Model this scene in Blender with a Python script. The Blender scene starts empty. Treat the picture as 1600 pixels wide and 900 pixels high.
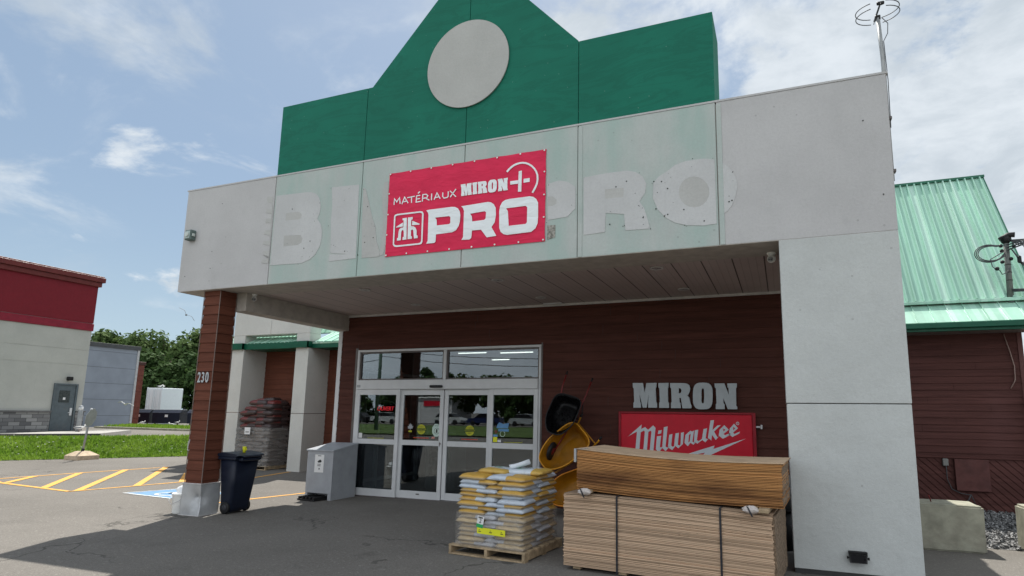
import bpy, bmesh, math, random
from mathutils import Vector, Matrix, noise
random.seed(7)
C = bpy.context.scene.collection
R = math.radians
# ---------------------------------------------------------------- camera, sky, sun, exposure
cam = bpy.data.objects.new('camera', bpy.data.cameras.new('camera')); C.objects.link(cam)
CAMP = Vector((9.7558, -7.1466, 1.65))
yaw, pit, rol = R(-21.061), R(8.8935), R(0.7268)
F = Vector((math.sin(yaw)*math.cos(pit), math.cos(yaw)*math.cos(pit), math.sin(pit)))
Rt = Vector((math.cos(yaw), -math.sin(yaw), 0)); Up = Rt.cross(F)
R2 = Rt*math.cos(rol) + Up*math.sin(rol); U2 = -Rt*math.sin(rol) + Up*math.cos(rol)
M = Matrix((R2, U2, -F)).transposed().to_4x4(); M.translation = CAMP
cam.matrix_world = M
cam.data.sensor_width = 36; cam.data.lens = 922.94/1600*36
cam.data.shift_x = -66.5/1600; cam.data.shift_y = 51.5/1600
cam.data.clip_start = .05; cam.data.clip_end = 2000
bpy.context.scene.camera = cam
SUN = Vector((-1.22, 2.72, 5.53)).normalized()
elev = math.asin(SUN.z); azi = math.atan2(SUN.x, SUN.y)
w = bpy.data.worlds.new('World'); bpy.context.scene.world = w; w.use_nodes = True
wt = w.node_tree; wn = wt.nodes; wl = wt.links
bgn = wn['Background']; bgn.inputs['Strength'].default_value = 0.078
sky = wn.new('ShaderNodeTexSky'); sky.sky_type = 'NISHITA'; sky.sun_disc = False
sky.sun_elevation = elev; sky.sun_rotation = azi; sky.dust_density = 1.6; sky.air_density = 1.0; sky.ozone_density = 1.6
tc = wn.new('ShaderNodeTexCoord')
def mth(op, a, b=None, cl=False):
    n = wn.new('ShaderNodeMath'); n.operation = op; n.use_clamp = cl
    for i, v in enumerate((a, b)):
        if v is None: continue
        if isinstance(v, (int, float)): n.inputs[i].default_value = v
        else: wl.new(v, n.inputs[i])
    return n.outputs[0]
sep = wn.new('ShaderNodeSeparateXYZ'); wl.new(tc.outputs['Generated'], sep.inputs[0])
zz = mth('ADD', mth('MAXIMUM', sep.outputs[2], 0.0), 0.22)
px = mth('DIVIDE', sep.outputs[0], zz); py = mth('DIVIDE', sep.outputs[1], zz)
cmb = wn.new('ShaderNodeCombineXYZ'); wl.new(px, cmb.inputs[0]); wl.new(py, cmb.inputs[1])
def wnoise(scale, det, rough, off=0):
    n = wn.new('ShaderNodeTexNoise'); n.inputs['Scale'].default_value = scale; n.inputs['Detail'].default_value = det
    n.inputs['Roughness'].default_value = rough; n.inputs['Distortion'].default_value = .35
    mp = wn.new('ShaderNodeMapping'); mp.inputs['Location'].default_value = (off, off*.7, off*.3); wl.new(cmb.outputs[0], mp.inputs[0])
    wl.new(mp.outputs[0], n.inputs['Vector']); return n.outputs['Fac']
def ramp(src, a, b):
    n = wn.new('ShaderNodeMapRange'); n.interpolation_type = 'SMOOTHSTEP'
    n.inputs['From Min'].default_value = a; n.inputs['From Max'].default_value = b; wl.new(src, n.inputs['Value']); return n.outputs[0]
# more cloud towards the right (north-east), little to the left
side = ramp(mth('ADD', mth('MULTIPLY', sep.outputs[0], 1.0), mth('MULTIPLY', sep.outputs[1], 0.30)), -0.30, 0.34)
big = wnoise(2.3, 9, .60, 3.1)
cover = mth('ADD', big, mth('MULTIPLY', side, .27))
dens = ramp(cover, .575, .70)
wisp = mth('MULTIPLY', ramp(wnoise(3.0, 9, .60, 9.4), .48, .70), .75)
dens = mth('MAXIMUM', dens, mth('MULTIPLY', wisp, ramp(wnoise(.9, 3, .5, 1.7), .42, .58)))
hz = mth('SUBTRACT', 1.0, ramp(sep.outputs[2], -.02, .42))
shade = wnoise(3.4, 8, .62, 5.5)
cc = wn.new('ShaderNodeMix'); cc.data_type = 'RGBA'; wl.new(ramp(shade, .36, .62), cc.inputs[0])
cc.inputs[6].default_value = (5.9, 6.5, 7.0, 1); cc.inputs[7].default_value = (8.0, 8.5, 8.9, 1)
# thin veil of haze all over the blue
v1 = wn.new('ShaderNodeMix'); v1.data_type = 'RGBA'; wl.new(mth('ADD', mth('MULTIPLY', hz, .30), .55), v1.inputs[0])
wl.new(sky.outputs[0], v1.inputs[6]); vc = wn.new('ShaderNodeMix'); vc.data_type = 'RGBA'; wl.new(mth('POWER', hz, 2.0), vc.inputs[0]); vc.inputs[6].default_value = (3.6, 5.0, 6.6, 1); vc.inputs[7].default_value = (5.3, 6.9, 7.9, 1); wl.new(vc.outputs[2], v1.inputs[7])
v2 = wn.new('ShaderNodeMix'); v2.data_type = 'RGBA'; wl.new(mth('MULTIPLY', dens, .88), v2.inputs[0])
wl.new(v1.outputs[2], v2.inputs[6]); wl.new(cc.outputs[2], v2.inputs[7])
# unseen bright cloud bank added behind the photographer to light the shaded front
bk = ramp(mth('MULTIPLY', sep.outputs[1], -1.0), .05, .55); v3 = wn.new('ShaderNodeMix'); v3.data_type = 'RGBA'
wl.new(mth('MULTIPLY', bk, mth('ADD', mth('MULTIPLY', ramp(wnoise(1.3, 7, .55, 12.0), .34, .6), .35), .6)), v3.inputs[0])
wl.new(v2.outputs[2], v3.inputs[6]); v3.inputs[7].default_value = (12.4, 13.1, 13.8, 1)
wl.new(v3.outputs[2], bgn.inputs['Color'])
sl = bpy.data.lights.new('sun', 'SUN'); sl.energy = 4.9; sl.angle = R(.53); sl.color = (1, .955, .88)
so = bpy.data.objects.new('sun', sl); C.objects.link(so); so.rotation_euler = SUN.to_track_quat('Z', 'Y').to_euler(); so.location = (0, 0, 30)
sc = bpy.context.scene
sc.view_settings.view_transform = 'Standard'; sc.view_settings.look = 'None'; sc.view_settings.gamma = 1
sc.view_settings.exposure = 0.43; sc.view_settings.use_curve_mapping = False
sc.render.engine = 'CYCLES'; sc.cycles.max_bounces = 7; sc.cycles.diffuse_bounces = 4; sc.cycles.transparent_max_bounces = 12

# ---------------------------------------------------------------- materials
def lin(h):
    v = []
    for i in (0, 2, 4):
        c = int(h[i:i+2], 16)/255; v.append(c/12.92 if c <= .04045 else ((c+.055)/1.055)**2.4)
    return tuple(v)
MATS = {}
class NT:
    def __init__(s, name):
        s.m = bpy.data.materials.new(name); s.m.use_nodes = True; s.t = s.m.node_tree; s.n = s.t.nodes; s.l = s.t.links
        s.p = s.n['Principled BSDF']; s.tc = s.n.new('ShaderNodeTexCoord'); s.co = s.tc.outputs['Object']; MATS[name] = s.m
    def map(s, scale=(1, 1, 1), loc=(0, 0, 0), rot=(0, 0, 0), src=None):
        n = s.n.new('ShaderNodeMapping'); n.inputs['Scale'].default_value = scale; n.inputs['Location'].default_value = loc
        n.inputs['Rotation'].default_value = rot; s.l.new(src or s.co, n.inputs[0]); return n.outputs[0]
    def noise(s, scale, det=4, rough=.55, vec=None, dist=0):
        n = s.n.new('ShaderNodeTexNoise'); n.inputs['Scale'].default_value = scale; n.inputs['Detail'].default_value = det
        n.inputs['Roughness'].default_value = rough; n.inputs['Distortion'].default_value = dist
        s.l.new(vec or s.co, n.inputs['Vector']); return n.outputs['Fac']
    def vor(s, scale, vec=None, feat='F1', out='Distance'):
        n = s.n.new('ShaderNodeTexVoronoi'); n.feature = feat; n.inputs['Scale'].default_value = scale
        s.l.new(vec or s.co, n.inputs['Vector']); return n.outputs[out]
    def math(s, op, a, b=0., cl=False):
        n = s.n.new('ShaderNodeMath'); n.operation = op; n.use_clamp = cl
        for i, v in enumerate((a, b)):
            if isinstance(v, (int, float)): n.inputs[i].default_value = v
            else: s.l.new(v, n.inputs[i])
        return n.outputs[0]
    def ramp(s, src, a, b, lo=0., hi=1.):
        n = s.n.new('ShaderNodeMapRange'); n.interpolation_type = 'SMOOTHSTEP'
        for k, v in (('From Min', a), ('From Max', b), ('To Min', lo), ('To Max', hi)): n.inputs[k].default_value = v
        s.l.new(src, n.inputs['Value']); return n.outputs[0]
    def mix(s, f, a, b):
        n = s.n.new('ShaderNodeMix'); n.data_type = 'RGBA'
        for i, v in ((0, f), (6, a), (7, b)):
            if isinstance(v, (int, float)): n.inputs[i].default_value = v
            elif isinstance(v, tuple): n.inputs[i].default_value = (*v[:3], 1)
            else: s.l.new(v, n.inputs[i])
        return n.outputs[2]
    def sep(s, src=None):
        n = s.n.new('ShaderNodeSeparateXYZ'); s.l.new(src or s.co, n.inputs[0]); return n.outputs
    def col(s, c):
        if isinstance(c, tuple): s.p.inputs['Base Color'].default_value = (*c[:3], 1)
        else: s.l.new(c, s.p.inputs['Base Color'])
        return s
    def rough(s, r, metal=0, spec=.5):
        if isinstance(r, (int, float)): s.p.inputs['Roughness'].default_value = r
        else: s.l.new(r, s.p.inputs['Roughness'])
        s.p.inputs['Metallic'].default_value = metal; s.p.inputs['Specular IOR Level'].default_value = spec; return s
    def bump(s, h, strength=.3, dist=.01):
        n = s.n.new('ShaderNodeBump'); n.inputs['Strength'].default_value = strength; n.inputs['Distance'].default_value = dist
        s.l.new(h, n.inputs['Height']); s.l.new(n.outputs[0], s.p.inputs['Normal']); return s
def sc3(c, k): return tuple(min(1, x*k) for x in c)
def plain(name, c, rough=.6, metal=0, var=.12, ns=6, bump=0, bs=80, spec=.3, dirt=0):
    s = NT(name); f = s.noise(ns, 6, .6); col = s.mix(s.ramp(f, .3, .7), sc3(c, 1-var), sc3(c, 1+var))
    if dirt:
        g = s.ramp(s.noise(ns*.35, 8, .68), .5, .72, 0, dirt); col = s.mix(g, col, sc3((.35, .3, .25), .5))
    s.col(col); s.rough(s.ramp(s.noise(ns*2.3, 4), .3, .7, max(.02, rough-.08), min(1, rough+.08)), metal, spec)
    if bump: s.bump(s.noise(bs, 5, .6), bump, .004)
    return s.m
# stucco: grey-white, sandy, faint stains
def stucco(name, c, tint=None, amt=0, seed=0):
    s = NT(name); big = s.noise(.9, 6, .62, s.map(loc=(seed, 0, seed))); fine = s.noise(9, 6, .7)
    col = s.mix(s.ramp(big, .3, .7), sc3(c, .93), sc3(c, 1.05))
    col = s.mix(s.ramp(fine, .45, .8, 0, .25), col, sc3(c, .84))
    if tint:
        st = s.noise(1.25, 5, .55, s.map(scale=(1.7, 1, .16), loc=(seed, 0, 0)))
        pt = s.noise(1.6, 5, .6, s.map(scale=(1, 1, .8), loc=(4, 0, 2)))
        f = s.math('MULTIPLY', s.ramp(st, .42, .68), amt); f = s.math('ADD', f, s.ramp(pt, .38, .66, 0, amt*.7), True)
        col = s.mix(f, col, tint)
    grime = s.ramp(s.noise(3.2, 8, .7, s.map(scale=(1, 1, .35), loc=(7, 1, seed))), .56, .8, 0, .3)
    col = s.mix(grime, col, sc3(c, .7))
    spk = s.math('LESS_THAN', s.vor(4.2, s.map(loc=(seed+2, 3, 1))), .055)
    col = s.mix(s.math('MULTIPLY', spk, .35), col, (.2, .2, .19))
    fine2 = s.ramp(s.noise(34, 3, .7), .42, .62, 0, .16); col = s.mix(fine2, col, sc3(c, .72)); drip = s.ramp(s.noise(5, 7, .7, s.map(scale=(1, 1, .06), loc=(seed, 0, 3))), .60, .78, 0, .22); col = s.mix(drip, col, sc3(c, .66))
    s.col(col).rough(.88, spec=.25)
    h = s.math('ADD', s.noise(150, 3, .6), s.math('MULTIPLY', s.noise(28, 4), .9)); h = s.math('ADD', h, s.math('MULTIPLY', s.noise(2.1, 3, .5, s.map(loc=(seed, 2, 1))), 9. if name.endswith('pier') else 2.)); s.bump(h, .6, .005); return s.m
ST_END = stucco('stucco grey end panel', (.50, .495, .495), seed=1)
ST_MID = stucco('stucco green stained panel', (.47, .505, .485), (.38, .48, .445), .75, seed=3)
ST_PIER = stucco('stucco pier', (.52, .54, .53), seed=5)
ST_WING = stucco('stucco wing', (.56, .56, .53), seed=8)
ST_NEI = stucco('stucco neighbour', (.45, .455, .425), seed=9)
GHOST = stucco('bare stucco letter', (.535, .54, .54), seed=2)
GHOST2 = stucco('worn stucco patch', (.47, .47, .455), seed=4)
def greenwall():
    s = NT('dark green painted stucco'); c = (.008, .155, .103)
    b = s.noise(1.1, 6, .6, s.map(scale=(.8, 1, .9)))
    col = s.mix(s.ramp(b, .3, .75), sc3(c, .9), sc3(c, 1.08)); dr = s.ramp(s.noise(4, 6, .65, s.map(scale=(1, 1, .08))), .55, .75, 0, .3); col = s.mix(dr, col, sc3(c, .75)); w2 = s.ramp(s.noise(.8, 8, .72, s.map(scale=(.7, 1, 3.5), rot=(0, R(12), 0)), 1.2), .46, .53)
    w3 = s.ramp(s.noise(.8, 8, .72, s.map(scale=(.7, 1, 3.5), rot=(0, R(12), 0)), 1.2), .53, .57)
    col = s.mix(s.math('MULTIPLY', s.math('SUBTRACT', w2, w3), .3), col, sc3(c, .55))
    spk = s.math('LESS_THAN', s.vor(8, s.map(loc=(1, 3, 5))), .045); col = s.mix(s.math('MULTIPLY', spk, .5), col, (.3, .4, .36))
    s.col(col).rough(.8, spec=.3); s.bump(s.noise(120, 4), .4, .004); return s.m
GREENW = greenwall()
DISC = stucco('stucco disc', (.47, .47, .45), seed=6)
def siding_mat(name, c):
    s = NT(name); z = s.sep()
    bands = s.n.new('ShaderNodeTexWhiteNoise'); bands.noise_dimensions = '1D'; s.l.new(s.math('FLOOR', s.math('DIVIDE', z[2], .163)), bands.inputs['W'])
    g = s.noise(2.2, 8, .7, s.map(scale=(.5, .5, 9))); col = s.mix(s.ramp(g, .3, .72), sc3(c, .72), sc3(c, 1.25))
    col = s.mix(s.math('MULTIPLY', bands.outputs[0], .45), col, sc3(c, .72))
    col = s.mix(s.ramp(s.noise(1.1, 6, .6), .5, .75, 0, .35), col, (c[0]*1.2, c[1]*1.35, c[2]*1.5))
    s.col(col).rough(.7, spec=.12); s.bump(s.noise(6, 8, .7, s.map(scale=(.6, .6, 22))), .35, .004); return s.m
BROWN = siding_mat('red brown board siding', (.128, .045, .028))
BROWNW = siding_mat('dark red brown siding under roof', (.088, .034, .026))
BROWNR = siding_mat('dull maroon clapboard', (.100, .042, .037))
TRIM = plain('pale grey trim metal', (.50, .48, .47), .5)
ALU = plain('white aluminium frame', (.60, .61, .62), .38, .0, .05, 3)
ALUD = plain('bronze dark frame', (.12, .105, .10), .4, .3)
def soffit():
    s = NT('brown grey ribbed soffit'); x = s.sep(s.map(scale=(1, 1, 1)))
    w1 = s.math('FRACT', s.math('DIVIDE', x[0], .1)); gr = s.math('LESS_THAN', w1, .12)
    w2 = s.math('FRACT', s.math('DIVIDE', x[0], .4)); g2 = s.math('LESS_THAN', w2, .045)
    c = (.42, .35, .33); col = s.mix(s.ramp(s.noise(.8, 5), .3, .7), sc3(c, .93), sc3(c, 1.07))
    col = s.mix(s.math('MULTIPLY', gr, .34), col, sc3(c, .5)); col = s.mix(g2, col, sc3(c, .18))
    s.col(col).rough(.5); s.bump(s.math('MULTIPLY', gr, -1.), .4, .004); return s.m
SOFFIT = soffit()
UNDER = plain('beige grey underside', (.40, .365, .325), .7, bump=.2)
def asphalt():
    s = NT('asphalt'); c = (.192, .178, .160)
    b = s.noise(.22, 6, .6); m = s.noise(1.3, 7, .65); f = s.noise(95, 3, .7); g = s.vor(160, out='Color')
    col = s.mix(s.ramp(b, .32, .68), sc3(c, .80), sc3(c, 1.13)); col = s.mix(s.ramp(m, .45, .75, 0, .32), col, sc3(c, 1.25))
    col = s.mix(s.ramp(s.noise(.55, 7, .7, s.map(loc=(4, 1, 0))), .55, .68, 0, .35), col, sc3(c, .62))
    col = s.mix(s.ramp(f, .38, .66, 0, .6), col, sc3(c, .42)); g2 = s.noise(38, 3, .75); col = s.mix(s.ramp(g2, .40, .60, 0, .38), col, sc3(c, .5)); col = s.mix(s.ramp(s.noise(22, 2, .6, s.map(loc=(5, 5, 0))), .60, .72, 0, .4), col, (.36, .34, .31)); tr_ = s.ramp(s.noise(.9, 5, .6, s.map(scale=(.25, 2.2, 1), rot=(0, 0, R(-30)))), .5, .7, 0, .25); col = s.mix(tr_, col, sc3(c, .66)); col = s.mix(s.ramp(s.noise(210, 2, .5), .60, .72, 0, .5), col, (.34, .33, .31))
    cr = s.vor(.42, s.map(loc=(3.3, 1.2, 0)), 'DISTANCE_TO_EDGE'); wob = s.noise(2.2, 6, .7)
    cr2 = s.n.new('ShaderNodeTexVoronoi'); cr2.feature = 'DISTANCE_TO_EDGE'; cr2.inputs['Scale'].default_value = .42
    vm = s.n.new('ShaderNodeVectorMath'); vm.operation = 'ADD'; nc = s.n.new('ShaderNodeTexNoise'); nc.inputs['Scale'].default_value = 1.6; nc.inputs['Detail'].default_value = 7
    s.l.new(s.co, nc.inputs['Vector']); s.l.new(s.co, vm.inputs[0]); s.l.new(nc.outputs['Color'], vm.inputs[1]); s.l.new(vm.outputs[0], cr2.inputs['Vector'])
    line = s.math('LESS_THAN', cr2.outputs['Distance'], .006); patch = s.ramp(s.noise(.35, 3, .5, s.map(loc=(9, 2, 0))), .50, .56)
    lf = s.math('MULTIPLY', s.math('MULTIPLY', line, patch), .7); col = s.mix(lf, col, sc3(c, .28))
    oil = s.ramp(s.noise(1.1, 4, .5, s.map(loc=(1.5, 7, 0))), .66, .76, 0, .45); col = s.mix(oil, col, sc3(c, .4))
    s.col(col).rough(.92, spec=.25); s.bump(s.math('ADD', f, s.math('MULTIPLY', m, .4)), .7, .006); return s.m
ASPH = asphalt()
def paint(name, c, wear=.45):
    s = NT(name); w1 = s.ramp(s.noise(24, 6, .75), .52, .66, 0, wear); w2 = s.ramp(s.noise(3, 5, .6), .5, .7, 0, wear*.6)
    s.col(s.mix(s.math('ADD', w1, w2, True), c, (.14, .135, .13))).rough(.7); s.bump(s.noise(95, 3), .5, .004); return s.m
YEL = paint('yellow road paint', (.72, .36, .055)); BLU = paint('blue road paint', (.11, .25, .43), .6); WHT = paint('white road paint', (.66, .68, .68), .6)
GRASSG = plain('grass ground', (.075, .12, .025), .95, var=.35, ns=3)
def leafmat(name, a, b, tr=.25):
    s = NT(name); oi = s.n.new('ShaderNodeObjectInfo'); f = s.noise(.9, 3, .5); g = s.noise(7, 2, .5)
    col = s.mix(s.ramp(f, .35, .65), a, b); col = s.mix(s.ramp(g, .4, .7, 0, .5), col, sc3(b, 1.35))
    s.col(col).rough(.75, spec=.12)
    tl = s.n.new('ShaderNodeBsdfTranslucent'); s.l.new(col, tl.inputs[0]); mx = s.n.new('ShaderNodeMixShader'); mx.inputs[0].default_value = tr
    s.l.new(s.p.outputs[0], mx.inputs[1]); s.l.new(tl.outputs[0], mx.inputs[2]); s.l.new(mx.outputs[0], s.n['Material Output'].inputs[0]); return s.m
GRASSB = leafmat('grass blade', (.12, .23, .022), (.22, .34, .045), .35)
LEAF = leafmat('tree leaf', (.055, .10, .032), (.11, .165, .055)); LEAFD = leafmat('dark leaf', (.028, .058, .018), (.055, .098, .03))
BARK = plain('bark', (.09, .07, .055), .9, var=.3, ns=9)
CONC = plain('weathered concrete', (.29, .285, .225), .9, var=.2, ns=5, bump=.6, bs=60, dirt=.5)
CONCP = plain('pale sandy concrete', (.50, .40, .29), .9, var=.15, ns=9, bump=.5, bs=60, dirt=.3)
CONCW = plain('sidewalk concrete', (.36, .35, .33), .9, var=.1, bump=.3)
def glassm():
    s = NT('window glass'); n, l = s.n, s.l; tr = n.new('ShaderNodeBsdfTransparent'); tr.inputs[0].default_value = (.55, .60, .60, 1)
    gl = n.new('ShaderNodeBsdfGlossy'); gl.inputs['Roughness'].default_value = .0; gl.inputs['Color'].default_value = (.9, .95, 1, 1)
    fr = n.new('ShaderNodeFresnel'); fr.inputs[0].default_value = 1.5; f = s.math('ADD', s.math('MULTIPLY', fr.outputs[0], 1.3), .05, True)
    b = n.new('ShaderNodeBump'); b.inputs['Strength'].default_value = .03; b.inputs['Distance'].default_value = .01; l.new(s.noise(1.5, 2), b.inputs['Height']); l.new(b.outputs[0], gl.inputs['Normal'])
    mx = n.new('ShaderNodeMixShader'); l.new(f, mx.inputs[0]); l.new(tr.outputs[0], mx.inputs[1]); l.new(gl.outputs[0], mx.inputs[2]); l.new(mx.outputs[0], n['Material Output'].inputs[0]); return s.m
GLASS = glassm()
DARK = plain('dark interior wall', (.06, .06, .062), .8); FLOORI = plain('interior floor', (.10, .10, .10), .35); CEILI = plain('interior ceiling', (.35, .36, .37), .8)
def emit(name, c, st):
    s = NT(name); s.p.inputs['Base Color'].default_value = (*c, 1); s.p.inputs['Emission Color'].default_value = (*c, 1); s.p.inputs['Emission Strength'].default_value = st; return s.m
TUBE = emit('lamp tube', (1, .97, .9), 3.2); NEON = emit('red neon', (1, .04, .06), 1.1)
REDB = None
def bannermat():
    s = NT('red vinyl banner'); c = (.68, .030, .088); f = s.noise(2.2, 5, .6, s.map(scale=(1, 1, 1.8), rot=(0, R(30), 0)))
    s.col(s.mix(s.ramp(f, .3, .7), sc3(c, .92), sc3(c, 1.07))).rough(.6, spec=.15); s.bump(s.noise(3.4, 4, .5, s.map(scale=(.8, 1, 2.2), rot=(0, R(38), 0)), .8), .5, .05); return s.m
REDB = bannermat()
BANW = NT('white vinyl print'); BANW.col((.80, .84, .86)).rough(.6); BANW.bump(BANW.noise(3.4, 4, .5, BANW.map(scale=(.8, 1, 2.2), rot=(0, R(38), 0)), .8), .5, .05); BANW = BANW.m
REDS = plain('glossy red sign', (.58, .008, .028), .45, var=.05); WHS = plain('white sign print', (.62, .66, .70), .45, var=.03)
REDF = plain('red sign frame', (.28, .01, .02), .4)
GREYL = plain('grey metal letter', (.42, .455, .475), .4, .0, .05)
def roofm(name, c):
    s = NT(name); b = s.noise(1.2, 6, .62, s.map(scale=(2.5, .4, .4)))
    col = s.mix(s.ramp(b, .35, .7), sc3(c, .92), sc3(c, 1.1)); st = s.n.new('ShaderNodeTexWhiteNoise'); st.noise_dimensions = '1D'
    s.l.new(s.math('FLOOR', s.math('DIVIDE', s.sep()[0], .1)), st.inputs['W']); col = s.mix(s.ramp(st.outputs[0], .55, .95, 0, .55), col, (.66, .82, .74)); col = s.mix(s.ramp(st.outputs[0], .05, .45, .32, 0), col, sc3(c, .62))  # random pale and darker stripes put rib light and shade into the colour
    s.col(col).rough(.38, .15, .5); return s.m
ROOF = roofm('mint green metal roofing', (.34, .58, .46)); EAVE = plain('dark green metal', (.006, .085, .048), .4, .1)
ROOFD = plain('seam dark green', (.03, .14, .09), .5)
PLYE = None
def plym(name, c, dk):
    s = NT(name); g = s.noise(1.6, 8, .72, s.map(scale=(.6, .6, 20))); oi = s.n.new('ShaderNodeObjectInfo')
    col = s.mix(s.ramp(g, .34, .66), sc3(c, .84), sc3(c, 1.10)); fk = s.ramp(s.noise(26, 4, .7, s.map(scale=(.5, .5, 1.4))), .58, .74, 0, .5); col = s.mix(fk, col, sc3(c, .5))
    col = s.mix(s.ramp(oi.outputs['Random'], .35, 1., 0, .75), col, sc3(c, .5)); col = s.mix(s.math('MULTIPLY', s.math('GREATER_THAN', oi.outputs['Random'], .9), .5), col, sc3(c, .4))
    st = s.ramp(s.noise(.75, 5, .6, s.map(scale=(.6, .6, 3.4), loc=(dk, 3, dk*2))), .40 if dk > 2 else .5, .64, 0, .92 if dk > 2 else .22); col = s.mix(st, col, (.085, .032, .016))
    kn = s.math('LESS_THAN', s.vor(7, s.map(scale=(1, 1, 3), loc=(dk, 0, 0))), .07); col = s.mix(s.math('MULTIPLY', kn, .6), col, sc3(c, .3))
    s.col(col).rough(.8, spec=.2); s.bump(s.noise(60, 6, .7, s.map(scale=(.3, .3, 3))), .3, .003); return s.m
PLY1 = plym('raw plywood edge', (.62, .44, .30), 1); PLY2 = plym('aged orange plywood edge', (.50, .245, .09), 3)
PLYF = plain('plywood face', (.50, .36, .24), .7, var=.15, ns=5); PLYR = plain('ragged osb end', (.20, .145, .10), .95, var=.5, ns=40, bump=1, bs=50)
WOOD = plain('pallet wood', (.36, .27, .17), .85, var=.3, ns=12, bump=.4)
STRAP = plain('black strap', (.03, .03, .035), .4)
def bagm(name, top, band, under, seedoff=0):
    s = NT(name); p = s.sep(); b = s.math('GREATER_THAN', p[0], -.02); oi = s.n.new('ShaderNodeObjectInfo')
    flip = s.math('GREATER_THAN', oi.outputs['Random'], .5)
    dirt = s.noise(14, 5, .6)
    low = s.ramp(p[2], -.010, .0); c = s.mix(low, under, top); c = s.mix(b, c, band)
    c = s.mix(s.ramp(dirt, .5, .75, 0, .3), c, sc3(under, .8))
    s.col(c).rough(.36, spec=.5); s.bump(s.noise(16, 5, .62, None, .8), .7, .03); return s.m
BAGY = bagm('yellow and white plastic bag', (.56, .33, .06), (.52, .58, .66), (.50, .38, .22))
BAGW = bagm('faded wrapped bag', (.50, .38, .22), (.50, .51, .55), (.44, .37, .28))
BAGR = bagm('dark red mulch bag', (.14, .022, .020), (.050, .034, .034), (.055, .035, .032))
BAGG = bagm('grey brown wrapped mulch bag', (.15, .125, .11), (.17, .15, .135), (.13, .11, .10))
def bagtop():
    s = NT('white printed bag face'); p = s.sep(); e = s.math('GREATER_THAN', p[0], -.12); c = s.mix(e, (.56, .36, .08), (.60, .66, .72))
    dx = s.math('DIVIDE', s.math('SUBTRACT', p[0], .06), .085); dy = s.math('DIVIDE', s.math('SUBTRACT', p[1], .05), .05)
    r2 = s.math('ADD', s.math('MULTIPLY', dx, dx), s.math('MULTIPLY', dy, dy)); up = s.math('GREATER_THAN', p[2], .012)
    c = s.mix(s.math('MULTIPLY', s.math('LESS_THAN', r2, 1.), up), c, (.10, .26, .16))
    ln = s.math('MULTIPLY', s.math('LESS_THAN', s.math('ABSOLUTE', s.math('ADD', p[1], .07)), .022), s.math('LESS_THAN', s.math('ABSOLUTE', s.math('SUBTRACT', p[0], .06)), .14))
    ln = s.math('MULTIPLY', s.math('MULTIPLY', ln, up), s.ramp(s.noise(42, 2, .5), .44, .5)); c = s.mix(ln, c, (.05, .10, .09))
    s.col(c).rough(.34); s.bump(s.noise(16, 5, .62, None, .8), .7, .03); return s.m
BAGT = bagtop()
def film(name, c, a):
    s = NT(name); n, l = s.n, s.l; s.col(c).rough(.22, spec=.6); tr = n.new('ShaderNodeBsdfTransparent'); mx = n.new('ShaderNodeMixShader')
    f = s.ramp(s.noise(6, 6, .7, s.map(scale=(1, 1, 2.6)), 1.4), .42, .68, a*.45, a*1.5); l.new(f, mx.inputs[0]); l.new(tr.outputs[0], mx.inputs[1]); l.new(s.p.outputs[0], mx.inputs[2])
    s.bump(s.noise(9, 6, .7, None, 1.2), .9, .03); l.new(mx.outputs[0], n['Material Output'].inputs[0]); return s.m
FILM = film('clear stretch film', (.60, .57, .54), .24); FILMG = film('grey stretch film', (.40, .39, .38), .35)
NAVY = plain('dark navy plastic', (.008, .012, .026), .42, var=.15, ns=4, bump=.15); BLACK = plain('black rubber', (.012, .012, .013), .55)
BLACKG = plain('glossy black plastic', (.008, .008, .010), .3); YELW = plain('yellow wheelbarrow paint', (.50, .22, .012), .38, var=.12, dirt=.25); REDM = plain('dark red metal', (.16, .015, .015), .4)
GREYB = plain('grey painted cabinet', (.33, .345, .37), .5, var=.06, dirt=.15); GALV = plain('galvanised sheet', (.42, .43, .44), .42, .35, .12, 4)
WHPL = plain('white plastic', (.78, .78, .76), .5, dirt=.1); PAPER = plain('white paper', (.72, .72, .72), .7, var=.03); INK = plain('dark ink', (.03, .03, .03), .7)
YLB = plain('yellow label', (.72, .72, .03), .6, var=.05); GRNL = plain('green label', (.03, .32, .10), .6); BLL = plain('blue decal', (.12, .28, .50), .6); REDL = plain('red decal', (.55, .06, .04), .6)
YDEC = plain('dull yellow decal', (.42, .42, .03), .6); PALEG = plain('pale green decal', (.50, .62, .56), .6)
NEIR = plain('neighbour red panel', (.17, .007, .016), .6, var=.06); NEIRL = plain('neighbour red belt', (.22, .013, .03), .6)
def stonem():
    s = NT('grey ledge stone'); br = s.n.new('ShaderNodeTexBrick'); cb_ = s.n.new('ShaderNodeCombineXYZ'); q_ = s.sep(); s.l.new(q_[1], cb_.inputs[0]); s.l.new(q_[2], cb_.inputs[1]); s.l.new(cb_.outputs[0], br.inputs['Vector'])
    br.inputs['Color1'].default_value = (.13, .13, .135, 1); br.inputs['Color2'].default_value = (.34, .34, .335, 1); br.inputs['Mortar'].default_value = (.06, .06, .06, 1)
    br.inputs['Scale'].default_value = 1.6; br.inputs['Mortar Size'].default_value = .012; br.inputs['Row Height'].default_value = .24; br.inputs['Brick Width'].default_value = .62; br.inputs['Bias'].default_value = -.1
    s.col(br.outputs[0]).rough(.9); s.bump(s.noise(14, 6), .6, .02); return s.m
STONE = stonem()
def corr(name, c):
    s = NT(name); z = s.sep(); col = s.mix(s.ramp(s.noise(1.2, 6), .3, .7), sc3(c, .92), sc3(c, 1.08))
    l1 = s.math('LESS_THAN', s.math('FRACT', s.math('DIVIDE', z[2], 1.1)), .03); col = s.mix(l1, col, sc3(c, .5)); s.col(col).rough(.6); return s.m
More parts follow.
